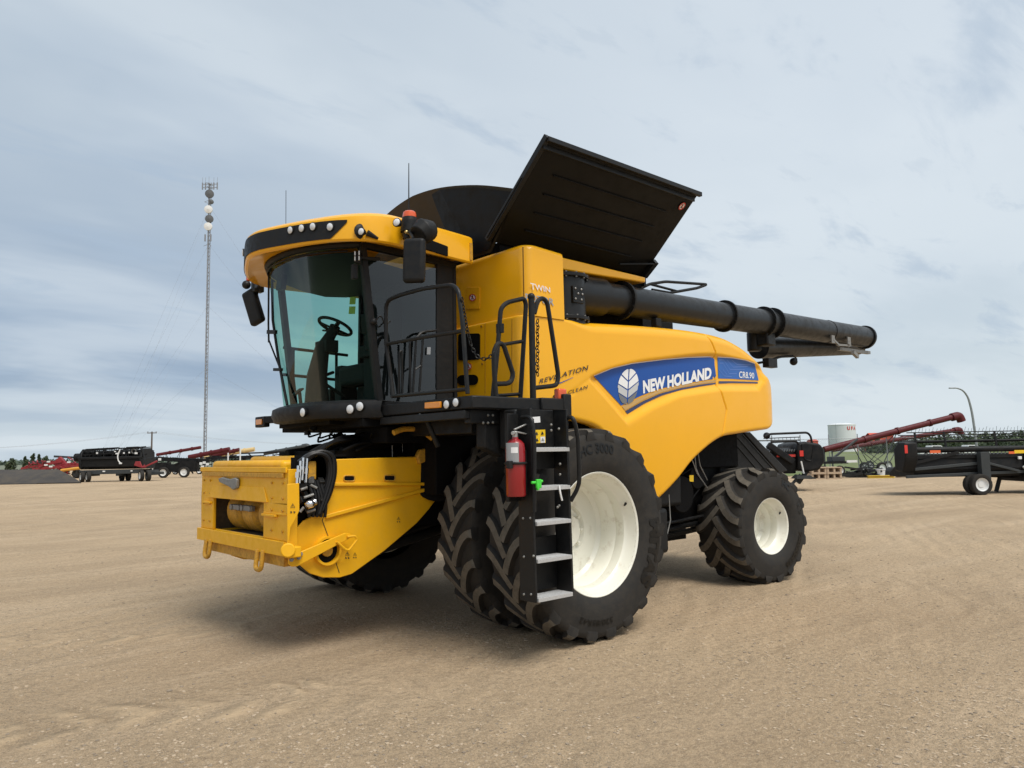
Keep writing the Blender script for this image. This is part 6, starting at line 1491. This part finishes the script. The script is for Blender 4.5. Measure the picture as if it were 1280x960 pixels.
def nz(sc, det, ro, dist=0., sy=1., rot=0.):
    mp = n.new('ShaderNodeMapping'); mp.inputs['Scale'].default_value = (1, sy, 1); mp.inputs['Rotation'].default_value = (0, 0, rot); l.new(cmb.outputs[0], mp.inputs['Vector'])
    q = n.new('ShaderNodeTexNoise'); q.inputs['Scale'].default_value = sc; q.inputs['Detail'].default_value = det; q.inputs['Roughness'].default_value = ro; q.inputs['Distortion'].default_value = dist; l.new(mp.outputs[0], q.inputs['Vector']); return q.outputs['Fac']
n1 = nz(.55, 5, .55, .3, 1.6, RZ); n2 = nz(1.6, 7, .6, .4, 2.6, RZ); n3 = nz(4.5, 6, .6, .2, 3.2, RZ)
side = mth('ADD', mth('MULTIPLY', sep.outputs[0], CR.x), mth('MULTIPLY', sep.outputs[1], CR.y))      # west-east share of the cloud bank
lo = mxc(mr(side, -.45, .35), (.270, .355, .470), (.520, .595, .650))
hi = mxc(mr(side, -.5, .4), (.430, .505, .582), (.595, .660, .720))
colr = mxc(mr(zz, .10, .40), lo, hi)
colr = mxc(mr(zz, .11, .01, 0, .80), colr, (.60, .675, .715))
colr = mxc(mr(n1, .42, .62, 0, .48), colr, (.66, .72, .765))
n0 = nz(.9, 4, .5, .2, 1.8, RZ); colr = mxc(mth('MULTIPLY', mr(n0, .48, .68, 0, .34), mr(side, .35, -.3, .25, 1.)), colr, (.30, .39, .51))
dk = mth('MULTIPLY', mr(n2, .54, .70, 0, .55), mr(zz, .02, .10)); colr = mxc(dk, colr, (.36, .45, .56))
wsp = mth('MULTIPLY', mr(n3, .60, .72, 0, .22), mr(zz, .03, .12)); colr = mxc(wsp, colr, (.40, .48, .57))
bg2 = n.new('ShaderNodeBackground'); l.new(colr, bg2.inputs['Color']); bg2.inputs['Strength'].default_value = .93
ms = n.new('ShaderNodeMixShader'); ms.inputs['Fac'].default_value = .90; l.new(bgn.outputs[0], ms.inputs[1]); l.new(bg2.outputs[0], ms.inputs[2]); l.new(ms.outputs[0], n['World Output'].inputs['Surface'])
sl = bpy.data.lights.new('sun', 'SUN'); sl.energy = 2.3; sl.angle = math.radians(30); sl.color = (1, .95, .87); so = bpy.data.objects.new('sun', sl); COL.objects.link(so)
so.rotation_euler = (-(SUN_DIR*math.cos(SUN_EL)+V((0, 0, math.sin(SUN_EL))))).to_track_quat('-Z', 'Y').to_euler()
so.location = (5, -10, 20)
vs_ = scene.view_settings; vs_.view_transform = 'Standard'; vs_.look = 'None'; vs_.exposure = .40; vs_.gamma = 1; vs_.use_curve_mapping = False
scene.render.engine = 'CYCLES'
try:
    scene.cycles.transparent_max_bounces = 16; scene.cycles.max_bounces = 6; scene.cycles.use_denoising = True
except Exception: pass
